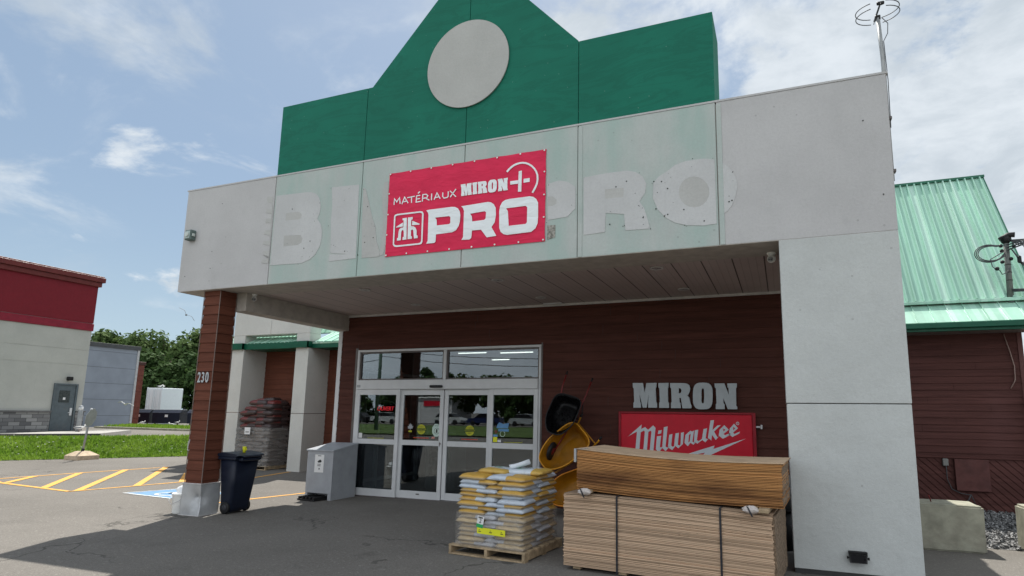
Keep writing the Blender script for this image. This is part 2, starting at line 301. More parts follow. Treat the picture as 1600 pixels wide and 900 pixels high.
GREYC = corr('grey block wall', (.24, .275, .33)); DOORG = plain('grey steel door', (.10, .125, .14), .5, dirt=.3)
CONT = plain('pale blue white container', (.74, .82, .84), .6, var=.02); GULLW = plain('gull white feather', (.75, .75, .73), .8); GULLG = plain('gull grey feather', (.22, .23, .25), .8)
GRAVEL = NT('crushed grey gravel'); GRAVEL.col(GRAVEL.mix(GRAVEL.ramp(GRAVEL.vor(28), .1, .6), (.42, .42, .42), (.10, .10, .10))).rough(.9); GRAVEL.bump(GRAVEL.vor(28), 1, .03); GRAVEL = GRAVEL.m
SIGNB = plain('bare sign back', (.36, .38, .39), .5, .2); WIRE = plain('grey black cable', (.07, .075, .08), .6); POLEG = plain('weathered mast pipe', (.33, .34, .34), .5, .3)
ORNG = plain('terracotta board wall', (.16, .05, .035), .7, var=.2)
WOODP = plain('utility pole wood', (.10, .085, .06), .9)

# ---------------------------------------------------------------- geometry helpers
def ground(x, y):
    z = -.0085*max(0, min(9.4, 9-x))
    u = -.805*x + .593*y
    q = max(0, min(1, (u-33)/6)); q = q*q*(3-2*q)
    t = max(0, min(1, (u-13.9)/2.4)); t = t*t*(3-2*t)
    return z*(1-t) + .5*t - .28*q
class B:
    def __init__(s): s.bm = bmesh.new(); s.mi = 0
    def _f(s, vs):
        try:
            f = s.bm.faces.new(vs); f.material_index = s.mi; return f
        except ValueError: return None
    def box(s, x0, x1, y0, y1, z0, z1, bev=0, mat=None):
        n0 = len(s.bm.verts)
        v = [s.bm.verts.new((x, y, z)) for x in (x0, x1) for y in (y0, y1) for z in (z0, z1)]
        fs = [s._f([v[i] for i in q]) for q in ((0, 1, 3, 2), (4, 6, 7, 5), (0, 4, 5, 1), (2, 3, 7, 6), (0, 2, 6, 4), (1, 5, 7, 3))]
        out = v
        if bev:
            es = {e for f in fs for e in f.edges}; r = bmesh.ops.bevel(s.bm, geom=list(es), offset=bev, segments=1, affect='EDGES', clamp_overlap=True)
            s.bm.verts.ensure_lookup_table(); out = list({q for f in r['faces'] for q in f.verts} | {q for q in v if q.is_valid})
            for f in r['faces']: f.material_index = s.mi
        if mat is not None:
            for q in out: q.co = mat @ q.co
        return s
    def tube(s, pts, r, n=8, cap=True, r1=None):
        pts = [Vector(p) for p in pts]; rings = []; prev = None
        for i, p in enumerate(pts):
            d = (pts[min(i+1, len(pts)-1)] - pts[max(i-1, 0)]).normalized()
            a = prev if prev else (Vector((0, 0, 1)) if abs(d.z) < .9 else Vector((1, 0, 0)))
            u = (a - d*a.dot(d)).normalized(); v = d.cross(u); prev = u
            rr = r if r1 is None else r + (r1-r)*i/(len(pts)-1)
            rings.append([s.bm.verts.new(p + (u*math.cos(t) + v*math.sin(t))*rr) for t in [2*math.pi*k/n for k in range(n)]])
        for a, b in zip(rings, rings[1:]):
            for k in range(n):
                f = s._f([a[k], a[(k+1) % n], b[(k+1) % n], b[k]])
                if f: f.smooth = True
        if cap: s._f(rings[0][::-1]); s._f(rings[-1])
        return s
    def lathe(s, prof, c, n=24, ax='z'):
        c = Vector(c); rings = []
        for r, h in prof:
            ring = []
            for k in range(n):
                t = 2*math.pi*k/n; a, b = r*math.cos(t), r*math.sin(t)
                ring.append(s.bm.verts.new(c + (Vector((a, b, h)) if ax == 'z' else Vector((a, h, b)) if ax == 'y' else Vector((h, a, b)))))
            rings.append(ring)
        for a, b in zip(rings, rings[1:]):
            for k in range(n):
                f = s._f([a[k], a[(k+1) % n], b[(k+1) % n], b[k]])
                if f: f.smooth = True
        s._f(rings[0][::-1]); s._f(rings[-1]); return s
    def quad(s, *p):
        s._f([s.bm.verts.new(q) for q in p]); return s
    def prism(s, pts, d):
        d = Vector(d); a = [s.bm.verts.new(p) for p in pts]; b = [s.bm.verts.new(Vector(p)+d) for p in pts]; n = len(a)
        s._f(a); s._f(b[::-1])
        for i in range(n): s._f([a[(i+1) % n], a[i], b[i], b[(i+1) % n]])
        return s
    def siding(s, x0, x1, z0, z1, y=0, step=.163, proj=.014, fr=None):
        """lap boards facing -y; fr maps local (s, out, z) to the world"""
        k = math.floor(z0/step); fr = fr or (lambda a, o, z: (a, y - o, z))
        while k*step < z1 - 1e-4:
            a, b = max(z0, k*step), min(z1, (k+1)*step)
            pa = proj*(1-(a-k*step)/step); pb = proj*(1-(b-k*step)/step) if b < (k+1)*step-1e-6 else 0
            cuts = [x0]; q = x0 + random.uniform(.4, 3.6)
            while q < x1 - .3: cuts += [q-.0025, q+.0025]; q += random.uniform(2.2, 3.7)
            cuts.append(x1)
            for c0, c1 in zip(cuts[::2], cuts[1::2]): s.quad(fr(c0, pa+.001, a), fr(c1, pa+.001, a), fr(c1, pb+.001, b), fr(c0, pb+.001, b))
            if a > z0: s.quad(fr(x0, .001, a), fr(x1, .001, a), fr(x1, pa+.001, a), fr(x0, pa+.001, a))
            k += 1
        return s
def fin(name, b, mats, parent=None, off=None, smooth=False):
    bm = b.bm if isinstance(b, B) else b
    bmesh.ops.recalc_face_normals(bm, faces=bm.faces)
    if smooth:
        for f in bm.faces: f.smooth = True
    me = bpy.data.meshes.new(name); bm.to_mesh(me); bm.free()
    return link(name, me, mats, parent)
def link(name, me, mats, parent=None):
    for m in (mats if isinstance(mats, (list, tuple)) else [mats]): me.materials.append(m)
    o = bpy.data.objects.new(name, me); C.objects.link(o)
    if parent:
        o.parent = parent
        r = parent
        if r.parent is None and r.type == 'EMPTY': o.location = -Vector(r.location)
    return o
def thing(name, label, cat, loc=(0, 0, 0), group=None):
    o = bpy.data.objects.new(name, None); C.objects.link(o); o.location = loc; o.empty_display_size = .2
    o['label'] = label; o['category'] = cat
    if group: o['group'] = group
    return o
def tag(o, label, cat, group=None):
    o['label'] = label; o['category'] = cat
    if group: o['group'] = group
    return o
def recenter(o, loc):
    """move a single-mesh thing's origin to loc without moving its shape"""
    loc = Vector(loc); o.data.transform(Matrix.Translation(-loc)); o.location = loc; return o
def struct(o): o['kind'] = 'structure'; return o
def copy_tree(o, loc=None, rz=None, label=None, parent=None):
    c = o.copy(); C.objects.link(c)
    if parent: c.parent = parent
    if loc is not None: c.location = loc
    if rz is not None: c.rotation_euler = (0, 0, rz)
    if label: c['label'] = label
    for ch in list(o.children): copy_tree(ch, parent=c)
    return c
def flat(loops, y, depth=.004, name='letter', mats=None, parent=None, fr=None):
    """flat lettering with holes: loops of (x, z) on a plane facing -y"""
    cu = bpy.data.curves.new('tmp', 'CURVE'); cu.dimensions = '2D'; cu.fill_mode = 'BOTH'; cu.extrude = depth/2
    for lp in loops:
        sp = cu.splines.new('POLY'); sp.points.add(len(lp)-1)
        for p, q in zip(sp.points, lp): p.co = (q[0], q[1], 0, 1)
        sp.use_cyclic_u = True
    return _curve(cu, y, depth, name, mats, parent, fr)
def _curve(cu, y, depth, name, mats, parent, fr=None):
    o = bpy.data.objects.new('tmp', cu); me = bpy.data.meshes.new_from_object(o)
    bpy.data.objects.remove(o); bpy.data.curves.remove(cu)
    me.transform(fr if fr else Matrix.Translation((0, y - depth/2, 0)) @ Matrix.Rotation(R(90), 4, 'X'))
    me.name = name; me.materials.clear()
    return link(name, me, mats, parent)
def text(body, x, z, y, size, mats, parent, name='lettering', sx=1, bold=0, depth=.004, shear=0, fr=None):
    cu = bpy.data.curves.new('tmp', 'FONT'); cu.body = body; cu.size = size; cu.extrude = depth/2; cu.offset = bold; cu.align_x = 'CENTER'; cu.align_y = 'CENTER'; cu.shear = shear
    return _curve(cu, y, depth, name, mats, parent, fr or (Matrix.Translation((x, y-depth/2, z)) @ Matrix.Rotation(R(90), 4, 'X') @ Matrix.Diagonal((sx, 1, 1, 1))))
SH={
'mk_M':[[(7.225,1.271),(7.467,1.479),(7.459,1.402),(7.525,1.437),(7.579,1.393),(7.667,1.469),(7.706,1.427),(7.662,1.013),(7.602,1.053),(7.636,1.363),(7.618,1.38),(7.581,1.354),(7.544,0.942),(7.482,0.94),(7.521,1.361),(7.501,1.377),(7.448,1.345),(7.409,0.895),(7.338,0.892),(7.384,1.358),(7.336,1.334)]],
'mk_i':[[(7.729,1.287),(7.801,1.297),(7.775,1.104),(7.823,1.112),(7.761,1.017),(7.706,1.071)],[(7.755,1.383),(7.812,1.394),(7.801,1.336),(7.744,1.326)]],
'mk_l':[[(7.849,1.441),(7.914,1.456),(7.872,1.123),(7.9,1.105),(7.94,1.123),(7.872,1.044),(7.815,1.098)]],
'mk_w':[[(7.936,1.317),(7.991,1.332),(7.968,1.135),(7.996,1.119),(8.016,1.136),(8.042,1.342),(8.101,1.354),(8.078,1.154),(8.108,1.144),(8.125,1.163),(8.135,1.357),(8.185,1.367),(8.162,1.171),(8.086,1.1),(8.038,1.137),(7.984,1.066),(7.914,1.108)]],
'mk_a':[[(8.209,1.324),(8.291,1.392),(8.316,1.379),(8.352,1.396),(8.32,1.217),(8.347,1.201),(8.386,1.216),(8.337,1.165),(8.289,1.195),(8.244,1.138),(8.189,1.192)],[(8.268,1.325),(8.296,1.342),(8.276,1.215),(8.252,1.198)]],
'mk_u':[[(8.363,1.402),(8.421,1.411),(8.393,1.239),(8.424,1.225),(8.476,1.262),(8.507,1.424),(8.565,1.439),(8.537,1.277),(8.564,1.262),(8.589,1.278),(8.529,1.209),(8.482,1.246),(8.402,1.185),(8.345,1.21)]],
'mk_k':[[(8.624,1.569),(8.68,1.572),(8.649,1.409),(8.732,1.486),(8.785,1.494),(8.675,1.387),(8.726,1.296),(8.753,1.313),(8.698,1.252),(8.64,1.334),(8.628,1.242),(8.573,1.285)]],
'mk_e':[[(8.763,1.418),(8.841,1.496),(8.909,1.422),(8.824,1.352),(8.847,1.332),(8.927,1.368),(8.933,1.341),(8.812,1.274),(8.747,1.323)],[(8.824,1.44),(8.856,1.42),(8.822,1.386)]],
'mk_e2':[[(8.926,1.442),(8.996,1.52),(9.056,1.449),(8.974,1.375),(8.995,1.356),(9.083,1.396),(9.071,1.365),(8.965,1.308),(8.907,1.347)],[(8.981,1.47),(9.012,1.448),(8.979,1.412)]],
'mk_bolt':[[(7.908,0.9),(8.675,1.162),(8.658,1.107),(9.173,1.287),(8.378,0.892),(8.522,1.042)]],
'mk_reg':[[(9.077,1.526),(9.073,1.512),(9.063,1.502),(9.05,1.499),(9.037,1.502),(9.028,1.512),(9.025,1.525),(9.029,1.539),(9.039,1.549),(9.052,1.552),(9.065,1.549),(9.074,1.539)],[(9.068,1.526),(9.065,1.517),(9.059,1.51),(9.05,1.508),(9.042,1.51),(9.036,1.516),(9.034,1.525),(9.036,1.534),(9.043,1.541),(9.051,1.543),(9.06,1.541),(9.066,1.535)]],
'mi_M':[[(7.317,2.192),(7.499,2.191),(7.53,2.027),(7.559,2.19),(7.737,2.192),(7.732,2.114),(7.72,2.096),(7.726,1.867),(7.739,1.849),(7.74,1.768),(7.588,1.767),(7.587,1.855),(7.599,1.994),(7.56,1.767),(7.492,1.766),(7.439,1.993),(7.446,1.866),(7.462,1.848),(7.461,1.766),(7.328,1.765),(7.329,1.847),(7.342,1.866),(7.336,2.097),(7.321,2.116)]],
'mi_I':[[(7.767,2.189),(7.943,2.19),(7.939,2.113),(7.929,2.095),(7.929,1.868),(7.943,1.851),(7.944,1.767),(7.776,1.766),(7.777,1.85),(7.789,1.868),(7.784,2.096),(7.769,2.114)]],
'mi_R':[[(7.968,2.188),(8.211,2.184),(8.258,2.174),(8.291,2.148),(8.304,2.1),(8.296,2.041),(8.256,1.973),(8.288,1.941),(8.309,1.829),(8.322,1.803),(8.317,1.764),(8.169,1.762),(8.155,1.875),(8.145,1.935),(8.121,1.934),(8.124,1.863),(8.139,1.846),(8.143,1.764),(7.977,1.763),(7.979,1.851),(7.991,1.869),(7.986,2.095),(7.969,2.113)],[(8.115,2.101),(8.144,2.095),(8.159,2.065),(8.155,2.035),(8.139,2.015),(8.113,2.012)]],
'mi_O':[[(8.67,1.968),(8.665,1.881),(8.656,1.837),(8.643,1.804),(8.624,1.779),(8.6,1.761),(8.567,1.751),(8.504,1.747),(8.44,1.749),(8.408,1.76),(8.384,1.777),(8.366,1.802),(8.354,1.835),(8.348,1.88),(8.347,1.968),(8.352,2.056),(8.361,2.101),(8.374,2.135),(8.393,2.16),(8.418,2.178),(8.451,2.188),(8.515,2.191),(8.579,2.187),(8.611,2.177),(8.635,2.159),(8.652,2.134),(8.664,2.1),(8.67,2.056)],[(8.533,1.971),(8.531,1.922),(8.529,1.897),(8.527,1.878),(8.524,1.864),(8.52,1.855),(8.516,1.849),(8.506,1.847),(8.497,1.849),(8.493,1.854),(8.49,1.864),(8.487,1.878),(8.486,1.897),(8.486,1.922),(8.487,1.971),(8.488,2.019),(8.49,2.045),(8.492,2.063),(8.495,2.077),(8.499,2.087),(8.504,2.093),(8.513,2.095),(8.522,2.093),(8.526,2.087),(8.53,2.077),(8.532,2.063),(8.533,2.045),(8.534,2.019)]],
'mi_N':[[(8.704,2.176),(8.863,2.177),(8.93,1.988),(8.928,2.092),(8.912,2.11),(8.911,2.175),(9.061,2.176),(9.059,2.109),(9.045,2.092),(9.041,1.811),(9.057,1.794),(9.054,1.754),(8.906,1.753),(8.839,1.936),(8.842,1.85),(8.858,1.833),(8.856,1.754),(8.715,1.753),(8.717,1.832),(8.729,1.849),(8.725,2.093),(8.708,2.111)]],
'bn_M':[[(5.528,4.914),(5.605,4.915),(5.621,4.846),(5.63,4.915),(5.706,4.916),(5.705,4.884),(5.7,4.876),(5.707,4.78),(5.713,4.772),(5.715,4.738),(5.651,4.737),(5.649,4.774),(5.651,4.832),(5.639,4.737),(5.611,4.736),(5.584,4.832),(5.589,4.778),(5.596,4.771),(5.598,4.736),(5.542,4.736),(5.541,4.77),(5.545,4.778),(5.538,4.875),(5.532,4.882)]],
'bn_I':[[(5.719,4.915),(5.794,4.917),(5.794,4.884),(5.79,4.877),(5.794,4.78),(5.8,4.773),(5.802,4.738),(5.73,4.737),(5.729,4.772),(5.734,4.78),(5.728,4.876),(5.721,4.884)]],
'bn_R':[[(5.805,4.916),(5.909,4.915),(5.93,4.912),(5.944,4.901),(5.951,4.88),(5.949,4.855),(5.932,4.826),(5.947,4.812),(5.958,4.765),(5.964,4.754),(5.962,4.736),(5.898,4.736),(5.89,4.784),(5.885,4.809),(5.875,4.809),(5.877,4.779),(5.884,4.771),(5.887,4.737),(5.816,4.736),(5.815,4.773),(5.82,4.781),(5.814,4.877),(5.806,4.884)],[(5.869,4.88),(5.882,4.877),(5.889,4.865),(5.888,4.852),(5.881,4.843),(5.87,4.842)]],
'bn_O':[[(6.112,4.825),(6.112,4.788),(6.108,4.769),(6.103,4.754),(6.095,4.743),(6.085,4.736),(6.071,4.731),(6.043,4.729),(6.016,4.731),(6.002,4.735),(5.991,4.742),(5.983,4.753),(5.977,4.767),(5.973,4.786),(5.972,4.824),(5.972,4.862),(5.975,4.881),(5.981,4.896),(5.989,4.906),(5.999,4.914),(6.013,4.919),(6.041,4.92),(6.069,4.919),(6.083,4.915),(6.094,4.907),(6.102,4.896),(6.108,4.882),(6.111,4.863)],[(6.052,4.826),(6.052,4.805),(6.052,4.794),(6.051,4.786),(6.05,4.78),(6.049,4.776),(6.047,4.773),(6.043,4.772),(6.039,4.773),(6.037,4.776),(6.035,4.78),(6.034,4.786),(6.033,4.794),(6.033,4.805),(6.032,4.826),(6.032,4.847),(6.033,4.857),(6.033,4.865),(6.034,4.871),(6.036,4.876),(6.038,4.878),(6.042,4.879),(6.046,4.878),(6.048,4.876),(6.049,4.872),(6.051,4.866),(6.051,4.858),(6.052,4.847)]],
'bn_N':[[(6.124,4.915),(6.195,4.916),(6.227,4.835),(6.224,4.88),(6.217,4.887),(6.216,4.915),(6.282,4.917),(6.282,4.888),(6.276,4.88),(6.278,4.758),(6.286,4.751),(6.285,4.733),(6.219,4.732),(6.187,4.812),(6.19,4.774),(6.197,4.767),(6.197,4.733),(6.135,4.732),(6.135,4.766),(6.14,4.774),(6.135,4.879),(6.127,4.887)]],
'pro_P':[[(4.96,4.587),(5.015,4.593),(5.394,4.592),(5.447,4.584),(5.495,4.558),(5.527,4.512),(5.54,4.451),(5.536,4.355),(5.519,4.291),(5.476,4.23),(5.411,4.207),(5.147,4.203),(5.143,4.095),(5.123,4.076),(4.988,4.077),(5.01,4.12),(5.003,4.511),(4.989,4.555)],[(5.118,4.459),(5.353,4.457),(5.377,4.439),(5.378,4.348),(5.359,4.336),(5.154,4.336),(5.147,4.422)]],
'pro_R':[[(5.546,4.582),(5.978,4.596),(6.029,4.584),(6.074,4.55),(6.105,4.493),(6.111,4.387),(6.095,4.284),(6.047,4.219),(6.126,4.089),(6.108,4.083),(5.977,4.077),(5.884,4.198),(5.74,4.201),(5.731,4.093),(5.704,4.072),(5.574,4.078),(5.598,4.117),(5.598,4.504),(5.58,4.554)],[(5.699,4.454),(5.932,4.464),(5.955,4.446),(5.951,4.358),(5.93,4.337),(5.738,4.334),(5.729,4.412)]],
'pro_O':[[(6.315,4.599),(6.619,4.6),(6.68,4.584),(6.722,4.549),(6.75,4.492),(6.754,4.304),(6.748,4.202),(6.718,4.132),(6.654,4.088),(6.293,4.082),(6.237,4.098),(6.193,4.134),(6.169,4.195),(6.161,4.44),(6.175,4.514),(6.205,4.566),(6.248,4.591)],[(6.267,4.468),(6.562,4.469),(6.589,4.448),(6.589,4.231),(6.568,4.21),(6.314,4.209),(6.296,4.424)]],
'hh_hl':[[(4.551,4.51),(4.626,4.513),(4.639,4.175),(4.569,4.173),(4.571,4.217),(4.589,4.222),(4.584,4.299),(4.572,4.333),(4.547,4.319),(4.539,4.293),(4.539,4.172),(4.471,4.172),(4.471,4.211),(4.489,4.215),(4.492,4.308),(4.503,4.346),(4.529,4.365),(4.572,4.366),(4.572,4.477),(4.553,4.479)]],
'hh_tl':[[(4.444,4.389),(4.56,4.445),(4.561,4.381),(4.447,4.377)]],
'hh_hr':[[(4.645,4.513),(4.729,4.513),(4.731,4.476),(4.706,4.471),(4.71,4.372),(4.756,4.364),(4.791,4.338),(4.81,4.293),(4.813,4.222),(4.833,4.214),(4.835,4.178),(4.771,4.177),(4.761,4.238),(4.751,4.304),(4.734,4.319),(4.71,4.308),(4.715,4.22),(4.734,4.21),(4.736,4.177),(4.659,4.176)]],
'hh_tr':[[(4.726,4.455),(4.857,4.394),(4.854,4.381),(4.726,4.386)]],
'hh_ring':[[(4.395,4.558),(4.409,4.582),(4.446,4.591),(4.861,4.588),(4.899,4.577),(4.918,4.543),(4.921,4.114),(4.908,4.085),(4.878,4.075),(4.467,4.074),(4.425,4.086),(4.4,4.119)],[(4.421,4.549),(4.433,4.561),(4.461,4.567),(4.856,4.565),(4.882,4.555),(4.891,4.535),(4.897,4.127),(4.886,4.106),(4.858,4.098),(4.472,4.099),(4.439,4.109),(4.423,4.13)]],
'mat_M':[[(4.392,4.741),(4.391,4.822),(4.43,4.768),(4.473,4.831),(4.482,4.746),(4.501,4.746),(4.48,4.861),(4.428,4.797),(4.379,4.854),(4.373,4.744)]],
'mat_A':[[(4.533,4.734),(4.569,4.825),(4.627,4.736),(4.642,4.743),(4.564,4.858),(4.516,4.741)],[(4.553,4.761),(4.611,4.768),(4.605,4.784),(4.547,4.777)]],
'mat_T':[[(4.617,4.818),(4.751,4.826),(4.747,4.842),(4.613,4.834)],[(4.681,4.827),(4.686,4.738),(4.704,4.736),(4.699,4.825)]],
'mat_E':[[(4.839,4.845),(4.771,4.842),(4.767,4.729),(4.865,4.731),(4.862,4.747),(4.786,4.746),(4.788,4.827),(4.844,4.829)],[(4.782,4.777),(4.843,4.779),(4.839,4.794),(4.779,4.793)],[(4.806,4.863),(4.841,4.889),(4.829,4.902),(4.793,4.876)]],
'mat_R':[[(4.894,4.733),(4.897,4.832),(4.944,4.831),(4.965,4.814),(4.952,4.791),(4.89,4.791),(4.893,4.775),(4.964,4.775),(4.987,4.815),(4.949,4.847),(4.879,4.849),(4.877,4.736)],[(4.934,4.774),(5.003,4.733),(5.01,4.746),(4.942,4.787)]],
'mat_I':[[(5.032,4.841),(5.034,4.736),(5.052,4.734),(5.05,4.838)]],
'mat_A2':[[(5.097,4.733),(5.133,4.822),(5.183,4.738),(5.198,4.743),(5.13,4.854),(5.081,4.741)],[(5.113,4.76),(5.171,4.765),(5.167,4.781),(5.108,4.776)]],
'mat_U':[[(5.223,4.831),(5.223,4.77),(5.252,4.734),(5.308,4.735),(5.332,4.755),(5.332,4.835),(5.315,4.837),(5.315,4.764),(5.299,4.751),(5.258,4.75),(5.24,4.772),(5.24,4.828)]],
'mat_X':[[(5.345,4.836),(5.392,4.793),(5.405,4.776),(5.451,4.732),(5.462,4.742),(5.417,4.785),(5.404,4.802),(5.356,4.846)],[(5.444,4.862),(5.403,4.813),(5.353,4.749),(5.367,4.738),(5.417,4.802),(5.458,4.851)]],
'plus_arc':[[(6.276,4.994),(6.307,5.027),(6.342,5.054),(6.381,5.075),(6.423,5.087),(6.465,5.093),(6.507,5.091),(6.548,5.081),(6.589,5.062),(6.634,5.03),(6.673,4.987),(6.701,4.944),(6.718,4.896),(6.723,4.836),(6.715,4.777),(6.693,4.727),(6.67,4.685),(6.65,4.655),(6.673,4.638),(6.694,4.669),(6.718,4.712),(6.741,4.767),(6.75,4.831),(6.745,4.897),(6.725,4.952),(6.694,5.001),(6.65,5.049),(6.6,5.085),(6.553,5.107),(6.506,5.118),(6.459,5.12),(6.413,5.114),(6.367,5.101),(6.324,5.078),(6.286,5.049),(6.253,5.014)]],
'plus_cross':[[(6.448,4.988),(6.497,4.99),(6.494,4.684),(6.443,4.688)]],
'plus_barl':[[(6.321,4.859),(6.445,4.856),(6.442,4.806),(6.322,4.807)]],
'plus_barr':[[(6.527,4.865),(6.617,4.866),(6.618,4.81),(6.525,4.809)]],
'gB':[[(1.992,5.19),(2.617,5.173),(2.737,5.158),(2.834,5.12),(2.899,5.054),(2.937,4.963),(2.951,4.866),(2.937,4.772),(2.898,4.691),(2.976,4.597),(3.014,4.48),(3.017,4.348),(2.988,4.22),(2.908,4.097),(2.801,4.022),(2.642,3.979),(2.069,3.992),(1.99,3.998)],[(2.236,4.861),(2.507,4.85),(2.572,4.794),(2.554,4.738),(2.496,4.721),(2.235,4.734)],[(2.23,4.472),(2.583,4.451),(2.625,4.386),(2.608,4.321),(2.54,4.289),(2.235,4.293)]],
'gBc':[[(1.783,5.198),(1.915,5.186),(1.923,5.005),(1.932,4.767),(1.934,4.492),(1.94,4.219),(1.938,4.026),(1.779,4.054),(1.809,4.114),(1.933,4.113),(1.941,4.151),(1.8,4.192),(1.808,4.25),(1.937,4.248),(1.937,4.335),(1.779,4.37),(1.792,4.427),(1.927,4.424),(1.927,4.512),(1.788,4.545),(1.806,4.612),(1.92,4.611),(1.917,4.729),(1.798,4.742),(1.808,4.81),(1.918,4.808),(1.914,4.887),(1.79,4.921),(1.796,4.98),(1.909,4.977),(1.902,5.077),(1.793,5.111)]],
'gI':[[(3.151,5.185),(3.423,5.178),(3.685,5.165),(3.7,4.612),(3.714,3.97),(3.458,3.967),(3.192,3.962),(3.205,4.071),(3.538,4.051),(3.214,4.098),(3.206,4.367),(3.178,4.632),(3.185,4.857)]],
'gM':[[(3.77,5.105),(3.816,5.08),(3.884,4.886),(3.981,4.581),(4.044,4.448),(4.082,4.21),(4.158,4.025),(4.142,3.959),(3.826,3.964),(3.815,4.163),(3.787,4.603)]],
'gM2':[[(4.164,5.136),(4.244,5.144),(4.27,4.192),(4.219,3.984),(4.151,3.972),(4.187,4.2),(4.179,4.56),(4.136,4.929)]],
'gP':[[(6.872,4.749),(7.042,4.78),(7.165,4.746),(7.281,4.658),(7.283,4.359),(7.17,4.253),(6.888,4.236)],[(6.883,4.564),(6.958,4.562),(7.015,4.511),(7.009,4.451),(6.947,4.427),(6.885,4.435)]],
'gR':[[(7.396,4.775),(7.715,4.791),(7.992,4.787),(8.105,4.753),(8.194,4.678),(8.241,4.579),(8.225,4.455),(8.15,4.35),(8.211,4.251),(8.243,4.134),(8.285,3.973),(7.964,3.983),(7.947,4.202),(7.703,4.245),(7.691,3.988),(7.4,3.975)],[(7.692,4.569),(7.945,4.555),(7.94,4.433),(7.692,4.44)]],
'gO':[[(8.336,4.578),(8.403,4.649),(8.523,4.712),(8.611,4.773),(8.739,4.806),(8.866,4.81),(8.97,4.806),(9.097,4.774),(9.1,3.953),(8.948,3.943),(8.742,3.969),(8.596,4.018),(8.481,4.097),(8.386,4.209),(8.323,4.374)],[(9.024,4.363),(9.014,4.303),(8.986,4.251),(8.944,4.212),(8.892,4.191),(8.835,4.188),(8.777,4.204),(8.725,4.238),(8.685,4.288),(8.659,4.347),(8.651,4.41),(8.661,4.471),(8.689,4.524),(8.732,4.563),(8.786,4.584),(8.844,4.586),(8.902,4.569),(8.953,4.533),(8.992,4.484),(9.017,4.425)]],
'gO2':[[(9.193,4.717),(9.252,4.664),(9.31,4.579),(9.347,4.487),(9.353,4.388),(9.33,4.272),(9.287,4.169),(9.235,4.1),(9.178,4.063)]],
'gpatch':[[(6.882,4.16),(7,4.157),(6.998,3.986),(6.885,3.961)]],
}
# ================================================================ THE SETTING
def G3(x, y, dz=0): return (x, y, ground(x, y)+dz)
b = B()
def axis(*segs):
    r = []
    for a, c, st in segs:
        v = a
        while v < c - 1e-6: r.append(v); v += st
    r.append(segs[-1][1]); return r
# ground sheet laid out along the grass strip direction so that its edges are crisp
us = axis((-900, -100, 200), (-100, -20, 20), (-20, 13.5, 1.5), (13.5, 16.5, .2), (16.5, 40, 2), (40, 140, 20), (140, 900, 190))
vs = axis((-900, -100, 200), (-100, -10, 15), (-10, 30, 1.0), (30, 120, 15), (120, 900, 195))
def uv(u, v): return (-.805*u + .593*v, .593*u + .805*v)
grid = [[b.bm.verts.new(G3(*uv(u, v))) for v in vs] for u in us]
for i in range(len(us)-1):
    for j in range(len(vs)-1): f = b._f([grid[i][j], grid[i][j+1], grid[i+1][j+1], grid[i+1][j]]); f.smooth = True
struct(fin('ground', b, ASPH))
def sheet(name, pts, m, dz=.004, n=1):
    b = B(); b._f([b.bm.verts.new(G3(x, y, dz)) for x, y in pts]); return struct(fin(name, b, m))
def strip_uv(name, u0, u1, v0, v1, m, dz=.004, du=.2, dv=1.):
    b = B(); U = axis((u0, u1, du)); V = axis((v0, v1, dv)); g = [[b.bm.verts.new(G3(*uv(u, v), dz)) for v in V] for u in U]
    for i in range(len(U)-1):
        for j in range(len(V)-1): b._f([g[i][j], g[i][j+1], g[i+1][j+1], g[i+1][j]])
    return struct(fin(name, b, m))
strip_uv('grass_bank', 13.9, 16.9, -22, 26, GRASSG, .01, .25)
def blades(name, n, region, h0, h1, label):
    b = B()
    for _ in range(n):
        x, y = region(); z = ground(x, y); h = random.uniform(h0, h1)
        a = random.uniform(0, 6.28); c, s_ = math.cos(a)*.014, math.sin(a)*.014; lx, ly = random.gauss(0, .05), random.gauss(0, .05)
        b._f([b.bm.verts.new(q) for q in ((x-c*2, y-s_*2, z), (x+c*2, y+s_*2, z), (x+lx, y+ly, z+h))])
    o = fin(name, b, GRASSB); o['kind'] = 'stuff'; tag(o, label, 'grass'); return o
blades('grass', 42000, lambda: uv(random.uniform(13.88, 16.9), random.uniform(-8, 20)), .05, .15, 'mown green grass growing on the low bank beyond the parking lot')
b = B()
for _ in range(90):
    x, y = uv(random.uniform(14, 16.8), random.uniform(-6, 18)); z = ground(x, y)+random.uniform(.10, .14); b.box(x-.014, x+.014, y-.014, y+.014, z, z+.02)
o = fin('clover_flower', b, WHPL); o['kind'] = 'stuff'; tag(o, 'tiny white clover flowers scattered through the grass bank', 'flowers')
strip_uv('curb', 16.9, 17.08, -22, 26, CONCW, .06, .18)
# second grass strip and its kerb further back
def raised(name, pts, z0, z1, m):
    b = B(); b.prism([(x, y, z0) for x, y in pts], (0, 0, z1-z0)); return struct(fin(name, b, m))
raised('sidewalk', [(-18.8, -6), (-18.8, 11.2), (-18.0, 11.5), (-15.05, 8.35), (-17.0, 6.05), (-22, -.8)], .42, .66, CONCW)
raised('sidewalk_kerb', [(-14.95, 8.3), (-15.05, 8.35), (-17.0, 6.05), (-22, -.8), (-21.9, -.9), (-16.9, 5.98)], .42, .655, plain('dark kerb', (.06, .058, .055), .9))
GSTR = [(-26.5, 15.6), (-19.2, 15.3), (-9, 22), (-8, 27), (-18.5, 18.2), (-27.5, 18)]
raised('island_kerb', [(-26.8, 15.3), (-19.1, 15.0), (-8.4, 22), (-8, 27.5), (-18.5, 18.4), (-27.8, 18.3)], .46, .60, CONC)
raised('grass_island', GSTR, .47, .615, GRASSG)
